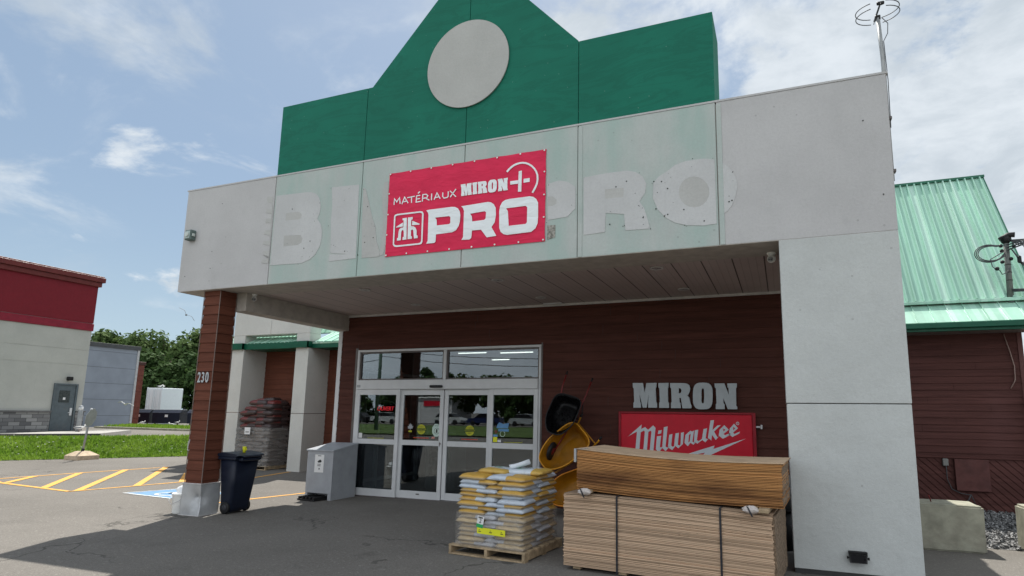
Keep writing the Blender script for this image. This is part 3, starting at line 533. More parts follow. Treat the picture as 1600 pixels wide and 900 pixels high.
def inside(p, poly):
    c = False; n = len(poly)
    for i in range(n):
        (x1, y1), (x2, y2) = poly[i], poly[(i+1) % n]
        if (y1 > p[1]) != (y2 > p[1]) and p[0] < (x2-x1)*(p[1]-y1)/(y2-y1)+x1: c = not c
    return c
b = B(); k = 0
while k < 7000:
    p = (random.uniform(-27.5, -8), random.uniform(15, 27))
    if not inside(p, GSTR): continue
    k += 1; a = random.uniform(0, 6.28); c, s_ = math.cos(a)*.04, math.sin(a)*.04; z = .61; h = random.uniform(.06, .16)
    b._f([b.bm.verts.new(q) for q in ((p[0]-c, p[1]-s_, z), (p[0]+c, p[1]+s_, z), (p[0], p[1], z+h))])
o = fin('island_grass', b, GRASSB); o['kind'] = 'stuff'; tag(o, 'thin green grass on the far kerbed island', 'grass')
# painted lines
def pline(name, pts, wd, m, dz=.006):
    b = B()
    for p, q in zip(pts, pts[1:]):
        p, q = Vector(p), Vector(q); d = (q-p).normalized(); n = Vector((-d.y, d.x))*wd/2; K = max(1, int((q-p).length/1.0))
        for i in range(K):
            a, c = p+(q-p)*i/K, p+(q-p)*(i+1)/K
            b._f([b.bm.verts.new(G3(v.x, v.y, dz)) for v in (a-n, a+n, c+n, c-n)])
    return struct(fin(name, b, m))
pline('hatch_outline', [(-8.1, .8), (-7.85, 3.4), (-7.5, 5.4)], .10, YEL)
pline('hatch_outline', [(-9.6, 2.0), (-7.0, 1.32), (-4.15, 1.08), (-3.9, 2.2), (-3.67, 3.45)], .10, YEL, .0075)
for p, q in (((-6.9, 1.35), (-7.93, 2.5)), ((-5.2, 1.18), (-7.82, 3.45)), ((-4.1, 1.2), (-7.68, 4.55)), ((-3.85, 2.25), (-7.5, 5.6)), ((-3.72, 3.25), (-5.5, 4.75))): pline('hatch_stripe', [p, q], .15, YEL, .009)
pline('parking_line', [(-.25, .95), (.30, 3.0)], .10, YEL); pline('parking_line', [(-2.9, 4.2), (-3.35, 6.2)], .10, YEL)
pline('parking_line', [(-15.9, 9.9), (-12.9, 8.3)], .16, YEL)
A, Bv, Cv = Vector((-2.98, 1.40)), Vector((1.55, -.12)), Vector((.42, 1.02))
def bp(a, c): v = A + Bv*a + Cv*c; return (v.x, v.y)
sheet('blue_bay_paint', [bp(0, 0), bp(1, 0), bp(1, 1), bp(0, 1)], BLU, .005)
pline('blue_bay_border', [bp(0, 0), bp(1, 0), bp(1, 1), bp(0, 1), bp(0, 0)], .05, WHT, .008)
arc = [bp(.56+.20*math.cos(t), .40+.26*math.sin(t)) for t in [R(-40 - i*20) for i in range(12)]]
pline('wheelchair_symbol', arc, .07, WHT, .010); pline('wheelchair_symbol', [bp(.50, .78), bp(.50, .45), bp(.70, .42), bp(.80, .16), bp(.88, .2)], .07, WHT, .010)
b = B(); b._f([b.bm.verts.new(G3(*bp(.49+.05*math.cos(t), .88+.075*math.sin(t)), .010)) for t in [k*R(30) for k in range(12)]]); struct(fin('wheelchair_symbol', b, WHT))
# gravel bed by the right wing, lawn and road behind the camera (seen in the door glass)
b = B(); b._f([b.bm.verts.new(q) for q in ((10.9, 2.3, .004), (22, 2.3, .004), (22, 5.9, .004), (10.9, 5.9, .004))]); struct(fin('gravel_bed', b, GRAVEL))
b = B()
for _ in range(2600):
    x, y = random.uniform(11.8, 14.6), random.uniform(2.3, 5.8); r_ = random.uniform(.015, .035); m_ = Matrix.Translation((x, y, .01+r_*.5)) @ Matrix.Rotation(random.uniform(0, 3), 4, Vector((random.random(), random.random(), random.random()+.1)).normalized())
    b.box(-r_, r_, -r_*.8, r_*.8, -r_*.6, r_*.6, mat=m_)
o = fin('gravel_stone', b, GRAVEL); o['kind'] = 'stuff'; tag(o, 'loose grey crushed stone between the concrete blocks and the wall', 'gravel')
b = B(); b._f([b.bm.verts.new(q) for q in ((-90, -50, .01), (60, -50, .01), (60, -24, .01), (-90, -24, .01))]); struct(fin('lawn', b, GRASSG))

# ================================================================ STORE FRONT
xL, xR, xP, Hb, Ht = -.128, 11.014, 9.791, 3.68, 5.534
j = [1.9506, 3.737, 5.5625, 7.313, 9.1277]; Hg = 6.79; D = 3.12
store = thing('store_building', 'hardware store with green gabled sign wall, stucco canopy and brown siding', 'building', (5.5, 0, 0))
def part(name, bb, m, par=store): return fin(name, bb, m, par)
# canopy body
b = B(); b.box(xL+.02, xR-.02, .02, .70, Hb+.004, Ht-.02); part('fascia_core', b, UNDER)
xs = [xL] + j + [xR]
for i in range(6):
    b = B(); a0 = xs[i] + (0 if i == 0 else .007); a1 = xs[i+1] - (0 if i == 5 else .007)
    b.box(a0, a1, 0, .028, Hb, Ht-.004, .004); part('fascia_panel', b, ST_MID if 0 < i < 5 else ST_END)
b = B(); b.box(xL, xL+.02, .0285, .72, Hb, Ht-.004, .002); b.box(xR-.02, xR, .0285, .72, Hb, Ht-.004, .002); b.box(xL+.021, xR-.021, .70, .72, Hb+.23, Ht-.004); part('fascia_return', b, ST_END)
b = B(); b.box(xL-.02, xR+.02, -.006, .74, Ht-.003, Ht+.022); part('coping', b, ST_END)
for xx in (j[3]+.035, j[4]+.035):
    b = B(); b.box(xx-.03, xx+.03, -.010, .0, Hb+.002, Ht-.03, .003); part('joint_cover', b, ST_MID)
# dark green sign wall
e0 = Ht+.022; sl_ = 1.085; ax_ = (j[1]+.09+j[3])/2; topz = Hg + sl_*(ax_-(j[1]+.085))
def gz(x): return max(Hg, topz - sl_*abs(x-ax_))
for a0, a1 in zip(j, j[1:]):
    p, q = a0+.006, a1-.006; ks = [p] + [v for v in (j[1]+.085,) if p < v < q] + [q]
    pts = [(p, .004, e0)] + [(q, .004, e0)] + [(v, .004, gz(v)) for v in reversed(ks)]
    b = B(); b.prism(pts, (0, .69, 0)); part('green_panel', b, GREENW)
b = B(); b.prism([(j[0]+.02, .02, e0), (j[4]-.02, .02, e0), (j[4]-.02, .02, Hg-.02), (j[3], .02, Hg-.02), (ax_, .02, topz-.05), (j[1]+.1, .02, Hg-.02), (j[0]+.02, .02, Hg-.02)], (0, .65, 0)); part('green_core', b, GREENW)
cz, cr_ = 6.82, .70
pts = [(5.555+cr_*.985*math.cos(t), cz+cr_*math.sin(t)) for t in [k*R(5) for k in range(72)]]
flat([pts], -.010, .016, 'round_disc', DISC, store)
# bare marks where the old letters hung
for kk in ('gB', 'gBc', 'gI', 'gM', 'gM2', 'gP', 'gR', 'gO', 'gO2'):
    z_ = -.0015
    flat(SH[kk], z_, .004, 'bare_letter_mark', GHOST if kk in ('gB', 'gR', 'gO', 'gO2', 'gP', 'gI') else GHOST2, store)
flat(SH['gpatch'], -.002, .004, 'worn_patch', plain('rough dirty patch', (.30, .29, .26), .9, var=.5, ns=30), store)
for lp in (SH['gB'][1], SH['gB'][2], SH['gR'][1], SH['gO'][1], SH['gP'][1]): flat([lp], -.001, .003, 'worn_patch', GHOST2, store)
b = B()
random.seed(3)
for kk, n_ in (('gB', 10), ('gI', 12), ('gM', 6), ('gR', 16), ('gO', 20), ('gP', 5), ('gO2', 7)):
    L_ = SH[kk][0]
    for _ in range(n_):
        x, z = random.choice(L_); mx, mz = sum(p[0] for p in L_)/len(L_), sum(p[1] for p in L_)/len(L_); t = random.choice((.05, .1, .3, .5)); x += (mx-x)*t+random.gauss(0, .03); z += (mz-z)*t+random.gauss(0, .03)
        r_ = random.choice((.004, .005, .006, .010))
        b._f([b.bm.verts.new((x+r_*math.cos(a), -.008, z+r_*math.sin(a))) for a in [k*R(60) for k in range(6)]])
for x, z in ((.75, 5.2), (.62, 4.35), (.62, 4.05), (.02, 3.95), (10.75, 5.0), (10.9, 4.1)):
    b._f([b.bm.verts.new((x+.009*math.cos(a), -.004, z+.009*math.sin(a))) for a in [k*R(60) for k in range(6)]])
part('screw_hole', b, plain('black hole', (.03, .035, .03), .9))['kind'] = 'stuff'
random.seed(11)
# green streak lines between letters
for x0_, x1_, z0_, z1_ in ((3.30, 3.42, Hb+.02, 5.2), (7.72, 7.84, Hb+.02, 4.6)): pass
# soffit and lights
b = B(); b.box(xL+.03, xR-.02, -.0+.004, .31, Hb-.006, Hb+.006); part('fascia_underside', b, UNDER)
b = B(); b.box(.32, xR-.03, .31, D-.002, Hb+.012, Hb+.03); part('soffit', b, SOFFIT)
b = B(); b.box(.32, xR-.03, .69, D+.3, Hb+.032, Hb+.22); part('canopy_roof', b, TRIM)
b = B(); b.box(.78, 11.0, D-.035, D-.002, Hb-.03, Hb+.011); part('soffit_trim', b, TRIM)
for xx, x2 in ((.72, 1.02),): 
    b = B(); b.box(xx, x2, .44, D+.02, 3.36, Hb+.010, .004); part('canopy_beam', b, UNDER)
b = B(); b.box(.30, .335, .31, D, 3.5, Hb+.22); part('canopy_side', b, ST_END)
b = B(); b.box(.83-.05, .83+.02, D+.0, D+.05, 3.655, 3.66); b.box(5.62, 5.98, 3.0-.03, 3.0+.05, Hb-.002, Hb+.012, .003); part('soffit_vent', b, ALU)
# pier
b = B(); b.box(xP, xR, -.004, 1.0, 1.798, Hb-.004, .005); part('pier_cladding', b, ST_PIER)
b = B(); b.box(xP+.004, xR-.004, -.004, 1.0, .05, 1.788, .005); part('pier_cladding', b, ST_PIER)
b = B(); b.box(xP+.02, xR-.02, .02, .98, 0, Hb); part('pier_core', b, plain('dark gap', (.10, .10, .10), .9))
b = B(); b.box(xP+.01, xR-.01, .004, .99, -.01, .052); part('pier_footing', b, plain('dark footing', (.05, .05, .05), .9))
# column
x0, y0, cw, cd, zc = .427, .10, .38, .32, -.076
col = thing
b = B(); b.box(x0+.012, x0+cw-.012, y0+.012, y0+cd-.012, .43, Hb); part('column_core', b, BROWNW)
b = B(); st = .163
b.siding(x0+.004, x0+cw-.004, .43, Hb-.005, 0, st, .016, lambda a, o, z: (a, y0+.010-o, z))
b.siding(y0+.004, y0+cd-.004, .43, Hb-.005, 0, st, .016, lambda a, o, z: (x0+cw-.010+o, a, z))
b.siding(y0+.004, y0+cd-.004, .43, Hb-.005, 0, st, .016, lambda a, o, z: (x0+.010-o, a, z))
b.siding(x0+.004, x0+cw-.004, .43, Hb-.005, 0, st, .016, lambda a, o, z: (a, y0+cd-.010+o, z)); part('column_siding', b, BROWN)
b = B()
for xx, yy in ((x0-.008, y0-.008), (x0+cw-.002, y0-.008), (x0+cw-.002, y0+cd-.004), (x0-.008, y0+cd-.004)): b.box(xx, xx+.010, yy, yy+.010, .43, Hb-.004)
part('corner_trim', b, plain('taupe corner trim', (.20, .15, .13), .6))
bm = bmesh.new(); N_ = 26; e = .022
def ring(z):
    out = []
    for (ax0, ay0), (ax1, ay1) in (((x0-e, y0-e), (x0+cw+e, y0-e)), ((x0+cw+e, y0-e), (x0+cw+e, y0+cd+e)), ((x0+cw+e, y0+cd+e), (x0-e, y0+cd+e)), ((x0-e, y0+cd+e), (x0-e, y0-e))):
        for k in range(N_): out.append(Vector((ax0+(ax1-ax0)*k/N_, ay0+(ay1-ay0)*k/N_, z)))
    return out
rings = []
for iz in range(25):
    z = zc + (.435-zc)*iz/24; rr = []
    for p in ring(z):
        dc = Vector((x0+cw-.03, y0-.02, .19)); q = Vector(((p.x-dc.x)/.14, (p.y-dc.y)/.12, (p.z-dc.z)/.16)); f = math.exp(-q.length_squared)
        q2 = Vector(((p.x-dc.x)/.045, (p.y-dc.y)/.05, (p.z-.22)/.03)); f2 = math.exp(-q2.length_squared)
        w_ = noise.noise(p*7)*.012*min(1, abs(z-zc)*8)*min(1, (.435-z)*8)
        p = p + Vector((-.055, .055, 0))*f + Vector((-.02, .02, 0))*f2 + Vector((w_, w_*.6, 0)); rr.append(bm.verts.new(p))
    rings.append(rr)
for a, c in zip(rings, rings[1:]):
    n_ = len(a)
    for k in range(n_): f = bm.faces.new([a[k], a[(k+1) % n_], c[(k+1) % n_], c[k]]); f.smooth = True
bm.faces.new(rings[-1]); fin('column_base', bm, GALV, store)
b = B(); b.box(x0-.03, x0+cw+.03, y0-.035, y0+cd+.03, .428, .440, .003); b.box(x0-.035, x0+cw+.04, y0-.045, y0+cd+.03, zc-.01, zc+.010); part('base_flange', b, TRIM)
def digit(pts_l, ox):
    for lp in pts_l: pass
nm = B()
text('2', .515, 2.17, y0-.009, .24, GREYL, store, 'address_number', .62, .004, .008); text('3', .605, 2.17, y0-.009, .24, GREYL, store, 'address_number', .62, .004, .008); text('0', .70, 2.17, y0-.009, .24, GREYL, store, 'address_number', .62, .004, .008)
# back wall with the opening of the doors
dx0, dx1, dt = 1.36, 5.55, 2.93
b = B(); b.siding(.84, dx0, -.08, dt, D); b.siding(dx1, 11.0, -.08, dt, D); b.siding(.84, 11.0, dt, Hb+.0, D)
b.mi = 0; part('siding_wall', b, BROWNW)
b = B(); b.box(.80, dx0-.01, D+.004, D+.12, -.1, Hb+.2); b.box(dx1+.01, 11.0, D+.004, D+.12, -.1, Hb+.2); b.box(.80, 11.0, D+.004, D+.12, dt+.01, Hb+.2); b.box(.80, .92, D+.12, 7.2, -.1, Hb+.2); b.box(10.9, 11.0, D+.12, 5.9, -.1, Hb+.2); b.box(.8, 11, D+.12, 7.2, Hb+.2, Hb+.3); part('wall_core', b, DARK)
b = B(); b.siding(D+.0, 7.2, -.08, 3.4, 0, .163, .014, lambda a, o, z: (.80-o, a, z)); part('side_wall', b, BROWN)
b = B(); b.box(.775, .875, D-.022, D+.06, -.08, Hb-.03, .004); part('corner_board', b, ALU)
b = B(); b.box(dx0-.10, dx0-.035, D-.02, D+.05, -.06, dt+.04); b.box(dx1+.002, dx1+.03, D-.02, D+.05, -.06, dt+.04); part('door_surround', b, ALUD)
# ---- entrance frame
zt0, zt1 = 2.29, 2.09
fy = D-.03
b = B(); b.box(dx0-.034, dx1+.001, fy, D+.12, dt-.045, dt, .004); b.box(dx0-.034, dx0+.015, fy, D+.12, -.06, dt-.046, .004); b.box(dx1-.04, dx1+.0, fy, D+.12, -.06, dt-.046, .004); b.box(3.435, 3.50, fy, D+.10, zt0+.001, dt-.047, .004)
fr_ = part('door_frame', b, ALU)
b = B(); b.box(dx0+.016, dx1-.041, fy-.05, D+.14, zt1+.01, zt0, .006); hd = part('door_header', b, ALU)
b = B(); b.box(3.20, 3.48, fy-.11, fy-.051, zt1+.035, zt1+.085, .012); fin('motion_sensor', b, BLACKG, hd)
b = B(); b.box(dx0+.03, dx0+.12, fy-.055, fy-.0505, zt1+.05, zt1+.10); fin('small_label', b, plain('grey label', (.35, .36, .37), .6), hd)
for a0, a1 in ((dx0+.016, 3.434), (3.501, dx1-.041)):
    b = B(); b.box(a0, a0+.03, D, D+.06, zt0+.001, dt-.046); b.box(a1-.03, a1, D, D+.06, zt0+.001, dt-.046); b.box(a0+.031, a1-.031, D, D+.06, zt0+.001, zt0+.03); b.box(a0+.031, a1-.031, D, D+.06, dt-.076, dt-.046)
    t_ = part('transom_window', b, ALUD); b = B(); b.box(a0+.03, a1-.03, D+.028, D+.034, zt0+.03, dt-.076); fin('pane', b, GLASS, t_)
leaves = [(1.375, 2.455, 0), (2.44, 3.465, .05), (3.485, 4.52, .05), (4.50, 5.51, 0)]
panes = []
for i, (a0, a1, dy) in enumerate(leaves):
    yy = fy - .02 + dy; sw = .085; zb = ground(a0, D)+.012; b = B()
    top = zt1+.008
    b.box(a0, a0+sw, yy, yy+.05, zb, top, .004); b.box(a1-sw, a1, yy, yy+.05, zb, top, .004)
    b.box(a0+sw+.001, a1-sw-.001, yy+.002, yy+.048, 1.985, top); b.box(a0+sw+.001, a1-sw-.001, yy+.002, yy+.048, .985, 1.085); b.box(a0+sw+.001, a1-sw-.001, yy+.002, yy+.048, zb, .10)
    d_ = part('door_leaf', b, ALU); panes.append((d_, a0+sw, a1-sw, yy))
    for z0_, z1_ in ((.10, .985), (1.085, 1.985)):
        b = B(); b.box(a0+sw-.004, a1-sw+.004, yy+.022, yy+.028, z0_-.004, z1_+.004); fin('pane', b, GLASS, d_)
b = B(); b.box(3.400, 3.415, fy-.02+.045, fy-.02+.0499, .98, 1.06); b.lathe([(.018, -.012), (.018, 0)], (3.42, fy+.028, 1.03), 12, 'y'); fin('lock', b, ALUD, panes[1][0])
b = B(); b.box(2.92, 2.99, fy+.018, fy+.0295, .035, .055); fin('lock', b, ALUD, panes[1][0])
b = B(); b.box(dx0-.03, dx1+.0, fy-.06, D+.12, ground(3, D)-.02, ground(3, D)+.010); part('threshold', b, ALUD)
# ---- stickers on the glass (sub-parts of the door leaves)
def sticker(leaf, lp, m, name='sticker', dy=0): return flat(lp if isinstance(lp[0], list) else [lp], leaf[3]+.0215-dy, .001, name, m, leaf[0])
def circ(x, z, r, n=24, t0=0, t1=360): return [(x+r*math.cos(R(t0+(t1-t0)*k/n)), z+r*math.sin(R(t0+(t1-t0)*k/n))) for k in range(n if t1-t0 == 360 else n+1)]
def rect(x0, x1, z0, z1): return [(x0, z0), (x1, z0), (x1, z1), (x0, z1)]
L1, L2, L3, L4 = panes
for lf, x in ((L2, 2.96), (L3, 4.06)):
    sticker(lf, [circ(x, 1.30, .098, 16, 14, 166)], YDEC); sticker(lf, [circ(x, 1.30, .098, 16, 194, 346)], YDEC)
    text('AUTOMATIQUE', x, 1.30, lf[3]+.021, .032, YDEC, lf[0], 'sticker', 1, 0, .001)
    text('ATTENTION', x, 1.347, lf[3]+.0195, .022, INK, lf[0], 'sticker', 1, 0, .001); text('PORTE', x, 1.25, lf[3]+.0195, .022, INK, lf[0], 'sticker', 1, 0, .001)
    sticker(lf, [rect(x-.18, x+.18, 1.125, 1.14)], REDL)
oc = [(3.31+.10*math.cos(R(22.5+45*k)), 1.29+.135*math.sin(R(22.5+45*k))) for k in range(8)]
sticker(L2, oc, PALEG); sticker(L2, [circ(3.32, 1.275, .062), circ(3.32, 1.275, .055)], INK, dy=.002); sticker(L2, rect(3.302, 3.338, 1.24, 1.31), INK, dy=.002)
text('ARRET', 3.315, 1.375, L2[3]+.0195, .03, INK, L2[0], 'sticker', 1, 0, .001)
sticker(L2, [(3.20, 1.125), (3.27, 1.125), (3.285, 1.16), (3.215, 1.16)], plain('pink label', (.6, .25, .22), .6))
lf_ = [(2.70, 1.42), (2.715, 1.385), (2.74, 1.40), (2.735, 1.36), (2.77, 1.36), (2.75, 1.33), (2.76, 1.31), (2.715, 1.31), (2.70, 1.28), (2.685, 1.31), (2.64, 1.31), (2.65, 1.33), (2.63, 1.36), (2.665, 1.36), (2.66, 1.40), (2.685, 1.385)]
sticker(L2, lf_, plain('grey leaf decal', (.35, .36, .38), .6)); sticker(L2, rect(2.66, 2.74, 1.24, 1.275), YDEC)
sticker(L4, [(4.66, 1.36), (4.90, 1.36), (4.92, 1.46), (4.80, 1.44), (4.72, 1.47), (4.68, 1.43)], BLL); sticker(L4, rect(4.70, 4.92, 1.30, 1.345), BLL); sticker(L4, [circ(4.79, 1.255, .055), circ(4.79, 1.255, .045)], PALEG)
sticker(L4, circ(4.65, 1.295, .03), ORNG); sticker(L4, rect(4.595, 4.69, 1.20, 1.24), BLL); sticker(L4, rect(4.595, 4.68, 1.10, 1.195), YLB); sticker(L4, rect(4.69, 4.76, 1.10, 1.145), PAPER)
sticker(L1, rect(1.47, 1.56, 1.10, 1.20), PAPER)
for lf, a, c in ((L1, 1.7, 2.1), (L4, 4.82, 5.2)): sticker(lf, rect(a, c, 1.098, 1.108), YDEC); sticker(lf, rect(c-.004, c, 1.108, 1.14), YDEC)

# ================================================================ WINGS
wl_ = store
def ribs(b, x0, x1, p0, p1, step, h=.02, w_=.03):
    """standing ribs along a slope from p0=(y,z) to p1=(y,z)"""
    d = Vector((0, p1[0]-p0[0], p1[1]-p0[1])); n = Vector((0, -d.z, d.y)).normalized()*h
    x = x0 + step*.5
    while x < x1:
        pts = [Vector((x-w_/2, *p0)), Vector((x-w_*.25, *p0))+n, Vector((x+w_*.25, *p0))+n, Vector((x+w_/2, *p0))]
        b.prism(pts, d); x += step
def roofplane(x0, x1, p0, p1, step, th=.04, name='roof', h=.02, w_=.03, m=None):
    b = B(); d = Vector((0, p1[0]-p0[0], p1[1]-p0[1])); n = Vector((0, d.z, -d.y)).normalized()*th
    a = [Vector((x0, *p0)), Vector((x1, *p0)), Vector((x1, *p1)), Vector((x0, *p1))]; b.prism(a, n); ribs(b, x0, x1, p0, p1, step, h, w_)
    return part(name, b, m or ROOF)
# right wing
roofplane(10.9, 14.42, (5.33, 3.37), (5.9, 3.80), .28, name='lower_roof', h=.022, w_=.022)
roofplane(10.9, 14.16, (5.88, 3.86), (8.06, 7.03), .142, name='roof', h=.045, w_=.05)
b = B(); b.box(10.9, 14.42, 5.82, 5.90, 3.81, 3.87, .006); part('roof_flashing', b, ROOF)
b = B(); b.prism([(10.88, 5.88, 3.80), (10.88, 8.06, 6.97), (10.88, 10.4, 3.80)], (3.26, 0, 0)); part('attic', b, BROWNR)
b = B(); b.box(10.88, 14.19, 8.0, 8.14, 7.00, 7.06, .006); b.prism([(14.161, 5.86, 3.86), (14.18, 5.86, 3.86), (14.18, 8.07, 7.06), (14.161, 8.07, 7.06)], (0, .05, -.04)); part('ridge_cap', b, ROOFD)
b = B(); b.box(10.9, 14.45, 5.27, 5.32, 3.21, 3.375, .004); b.box(10.9, 14.45, 5.20, 5.27, 3.26, 3.36, .01); part('gutter', b, EAVE)
b = B(); b.box(10.9, 14.42, 5.32, 5.9, 3.22, 3.235); part('eave_soffit', b, plain('brown eave soffit', (.16, .13, .12), .7))
b = B(); b.siding(10.9, 13.86, .97, 3.24, 5.9, .128, .016); part('wing_wall', b, BROWNR)
b = B(); b.box(10.9, 13.84, 5.905, 12, -.05, 3.8); part('wing_core', b, BROWNR)
b = B(); b.box(13.80, 13.88, 5.875, 5.96, -.02, 3.22, .004); part('wing_corner_board', b, plain('maroon trim', (.13, .055, .05), .6))
b = B(); b.box(10.9, 15.6, 5.83, 5.905, .93, .975, .004); part('skirting_cap', b, BROWNR)
b = B(); b.box(10.9, 15.6, 5.87, 5.90, -.1, .93)
k = 0
while k < 50:       # diagonal boards, clipped to the skirting band
    xs_ = 9.9 + k*.135; y_ = 5.868; w_ = .115
    pts = []
    for z_ in (-.08, .925): pts.append((xs_ + (.925-z_)*1.02, z_))
    b.prism([(pts[0][0], y_, pts[0][1]), (pts[0][0]+w_, y_, pts[0][1]), (pts[1][0]+w_, y_, pts[1][1]), (pts[1][0], y_, pts[1][1])], (0, -.014, 0)); k += 1
part('diagonal_skirting', b, BROWNR)
b = B(); b.box(12.63, 13.16, 5.78, 5.853, .36, .92, .006); part('skirting_hatch', b, plain('brown hatch', (.10, .038, .034), .7, var=.2))
b = B(); b.box(12.45, 12.54, 5.79, 5.853, .79, .92, .008); mt = part('outlet_box', b, plain('grey outlet', (.20, .20, .19), .6))
b = B(); b.tube([(12.50, 5.80, .79), (12.50, 5.80, .55), (12.56, 5.80, .38), (12.70, 5.81, .31), (12.85, 5.80, .29), (12.90, 5.78, .12)], .008, 6); b.tube([(12.85, 5.81, .30), (12.8, 5.8, .2), (12.70, 5.8, .12)], .012, 6); fin('cable', b, WIRE, mt)
b = B(); b.tube([(13.60, 5.86, 3.2), (13.66, 5.85, 2.9), (13.71, 5.85, 2.6), (13.70, 5.85, 2.35), (13.62, 5.85, 2.2)], .009, 6); part('hanging_cable', b, plain('pale cable', (.35, .25, .22), .6))
# left wing
yw = 7.18
for a0, a1 in ((-6.11, -5.63), (-3.58, -3.10)):
    b = B(); zz_ = ground(a0, 6.3)
    b.box(a0, a1, 6.3, yw, 1.56, 3.5, .006); b.box(a0, a1, 6.3, yw, zz_-.02, 1.548, .006); part('wing_pillar', b, ST_WING)
b = B(); b.box(-6.11, -4.62, 6.31, 6.75, 3.90, 5.6, .005); b.box(-4.61, -3.10, 6.31, 6.75, 3.90, 5.6, .005); b.box(-6.11, -5.63, 6.31, 6.75, 3.66, 3.896); b.box(-3.58, -3.10, 6.31, 6.75, 3.66, 3.896); part('wing_parapet', b, ST_WING)
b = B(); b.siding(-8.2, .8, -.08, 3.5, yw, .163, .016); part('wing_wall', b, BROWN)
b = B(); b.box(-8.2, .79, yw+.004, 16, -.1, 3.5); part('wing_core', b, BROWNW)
b = B()
for a0, a1, yy in ((-7.6, -6.13, 6.42), (-6.13, -5.61, 6.20), (-5.61, -3.60, 6.30), (-3.60, -3.08, 6.20), (-3.08, .77, 6.42)): b.box(a0, a1, yy, yy+.07, 3.46, 3.65, .004); b.box(a0, a1, yy+.071, 7.2, 3.47, 3.49)
for xx, ya, yb in ((-6.13, 6.20, 6.45), (-5.66, 6.2, 6.35), (-3.65, 6.2, 6.35), (-3.13, 6.2, 6.45)): b.box(xx, xx+.05, ya+.002, yb, 3.462, 3.648)
part('eave', b, EAVE)
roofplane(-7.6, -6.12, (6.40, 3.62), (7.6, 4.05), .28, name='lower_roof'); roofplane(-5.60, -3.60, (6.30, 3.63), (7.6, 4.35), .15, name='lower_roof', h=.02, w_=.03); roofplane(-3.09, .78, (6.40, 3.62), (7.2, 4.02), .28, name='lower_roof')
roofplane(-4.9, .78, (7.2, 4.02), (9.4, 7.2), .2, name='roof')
# antenna on the corner of the fascia
an = thing('roof_antenna', 'round looped wire aerial on a grey mast beside the canopy right end', 'antenna', (11.06, .3, 4.4))
b = B(); b.tube([(11.05, .3, 4.35), (11.05, .3, 5.9), (11.03, .3, 6.42)], .024, 10); fin('mast', b, POLEG, an)
b = B()
for zz_, r_ in ((6.46, .235), (6.53, .235)):
    for s0, s1 in ((100, 256), (284, 440)): b.tube([(11.03+r_*math.cos(R(a)), .3+r_*math.sin(R(a)), zz_+.04*math.sin(R(a))) for a in range(s0, s1, 12)], .0055, 6)
b.tube([(11.03+.235*math.cos(R(92)), .3+.235, 6.50), (11.03-.235*math.cos(R(92)), .3+.235, 6.57)], .005, 5); fin('loop', b, WIRE, an)
b = B(); b.tube([(11.03, .53, 6.54), (11.03, .07, 6.46), (11.03, .0, 6.40)], .011, 8); b.box(10.99, 11.07, .05, .08, 6.44, 6.48, .008); b.box(11.0, 11.06, .28, .33, 6.40, 6.46, .008); fin('crossarm', b, BLACK, an)
b = B(); b.tube([(11.07, .29, 6.42), (11.13, .29, 6.33), (11.12, .29, 6.2), (11.07, .28, 6.1), (11.085, .29, 5.6), (11.075, .29, 5.0)], .005, 5); fin('cable', b, WIRE, an)
for zz_ in (5.1, 4.45):
    b = B(); b.box(11.012, 11.09, .26, .34, zz_, zz_+.03); fin('clamp', b, ALUD, an)
# service mast on the right roof
sm = thing('service_mast', 'dark power service mast with looping cables on the mint green roof', 'utility mast', (13.78, 5.95, 3.82))
b = B(); b.tube([(13.78, 5.90, 3.78), (13.80, 5.90, 4.98)], .055, 12, True, .045); fin('mast_pipe', b, plain('old grey pipe', (.14, .15, .14), .6), sm)
b = B(); b.lathe([(.02, .12), (.07, .10), (.09, .04), (.075, -.02), (.05, -.05)], (13.80, 5.90, 4.96), 12); b.tube([(13.70, 5.88, 4.98), (13.84, 5.86, 5.06), (13.93, 5.84, 5.05)], .05, 8); fin('weatherhead', b, BLACK, sm)
b = B()
for dx_, zz_ in ((-.10, 4.86), (-.09, 4.76), (.1, 4.84), (-.10, 4.55), (.04, 4.6)): b.lathe([(.02, -.03), (.035, -.01), (.035, .01), (.02, .03)], (13.80+dx_, 5.86, zz_), 8)
for zz_ in (4.2, 4.35, 4.5): b.lathe([(.055, -.006), (.055, .006)], (13.79, 5.90, zz_), 12)
fin('insulator', b, BLACK, sm)
b = B(); random.seed(5)
def loop(p, q, cx_, cz_, rx, rz_, t0, t1): return [p] + [(cx_+rx*math.cos(R(t)), 5.82, cz_+rz_*math.sin(R(t))) for t in range(t0, t1, 18 if t1 > t0 else -18)] + [q]
for k in range(3): b.tube(loop((13.72, 5.82, 4.86), (13.75, 5.83, 4.72-.03*k), 13.52-.015*k, 4.72, .20+.012*k, .14+.015*k, 60, 330), .009, 6)
for k in range(6): b.tube(loop((13.82, 5.82, 4.95), (13.84, 5.83, 4.8), 14.0+.02*k, 4.68, .07+.022*k, .17+.02*k, 110-5*k, -170), .009, 6)
b.tube([(13.72, 5.82, 4.74), (13.6, 5.8, 4.66), (13.50, 5.8, 4.60), (13.52, 5.8, 4.46), (13.58, 5.8, 4.40), (13.63, 5.8, 4.38), (13.66, 5.8, 4.30), (13.74, 5.8, 4.34), (13.80, 5.84, 4.42)], .009, 6)
for k in range(3): b.tube([(13.78, 5.82, 4.86-.05*k), (14.05, 5.7, 4.90-.03*k), (14.4, 5.5, 4.98), (15.6, 4.4, 5.5+.05*k), (20, -1, 7.2), (26, -12, 8.6)], .013, 6)
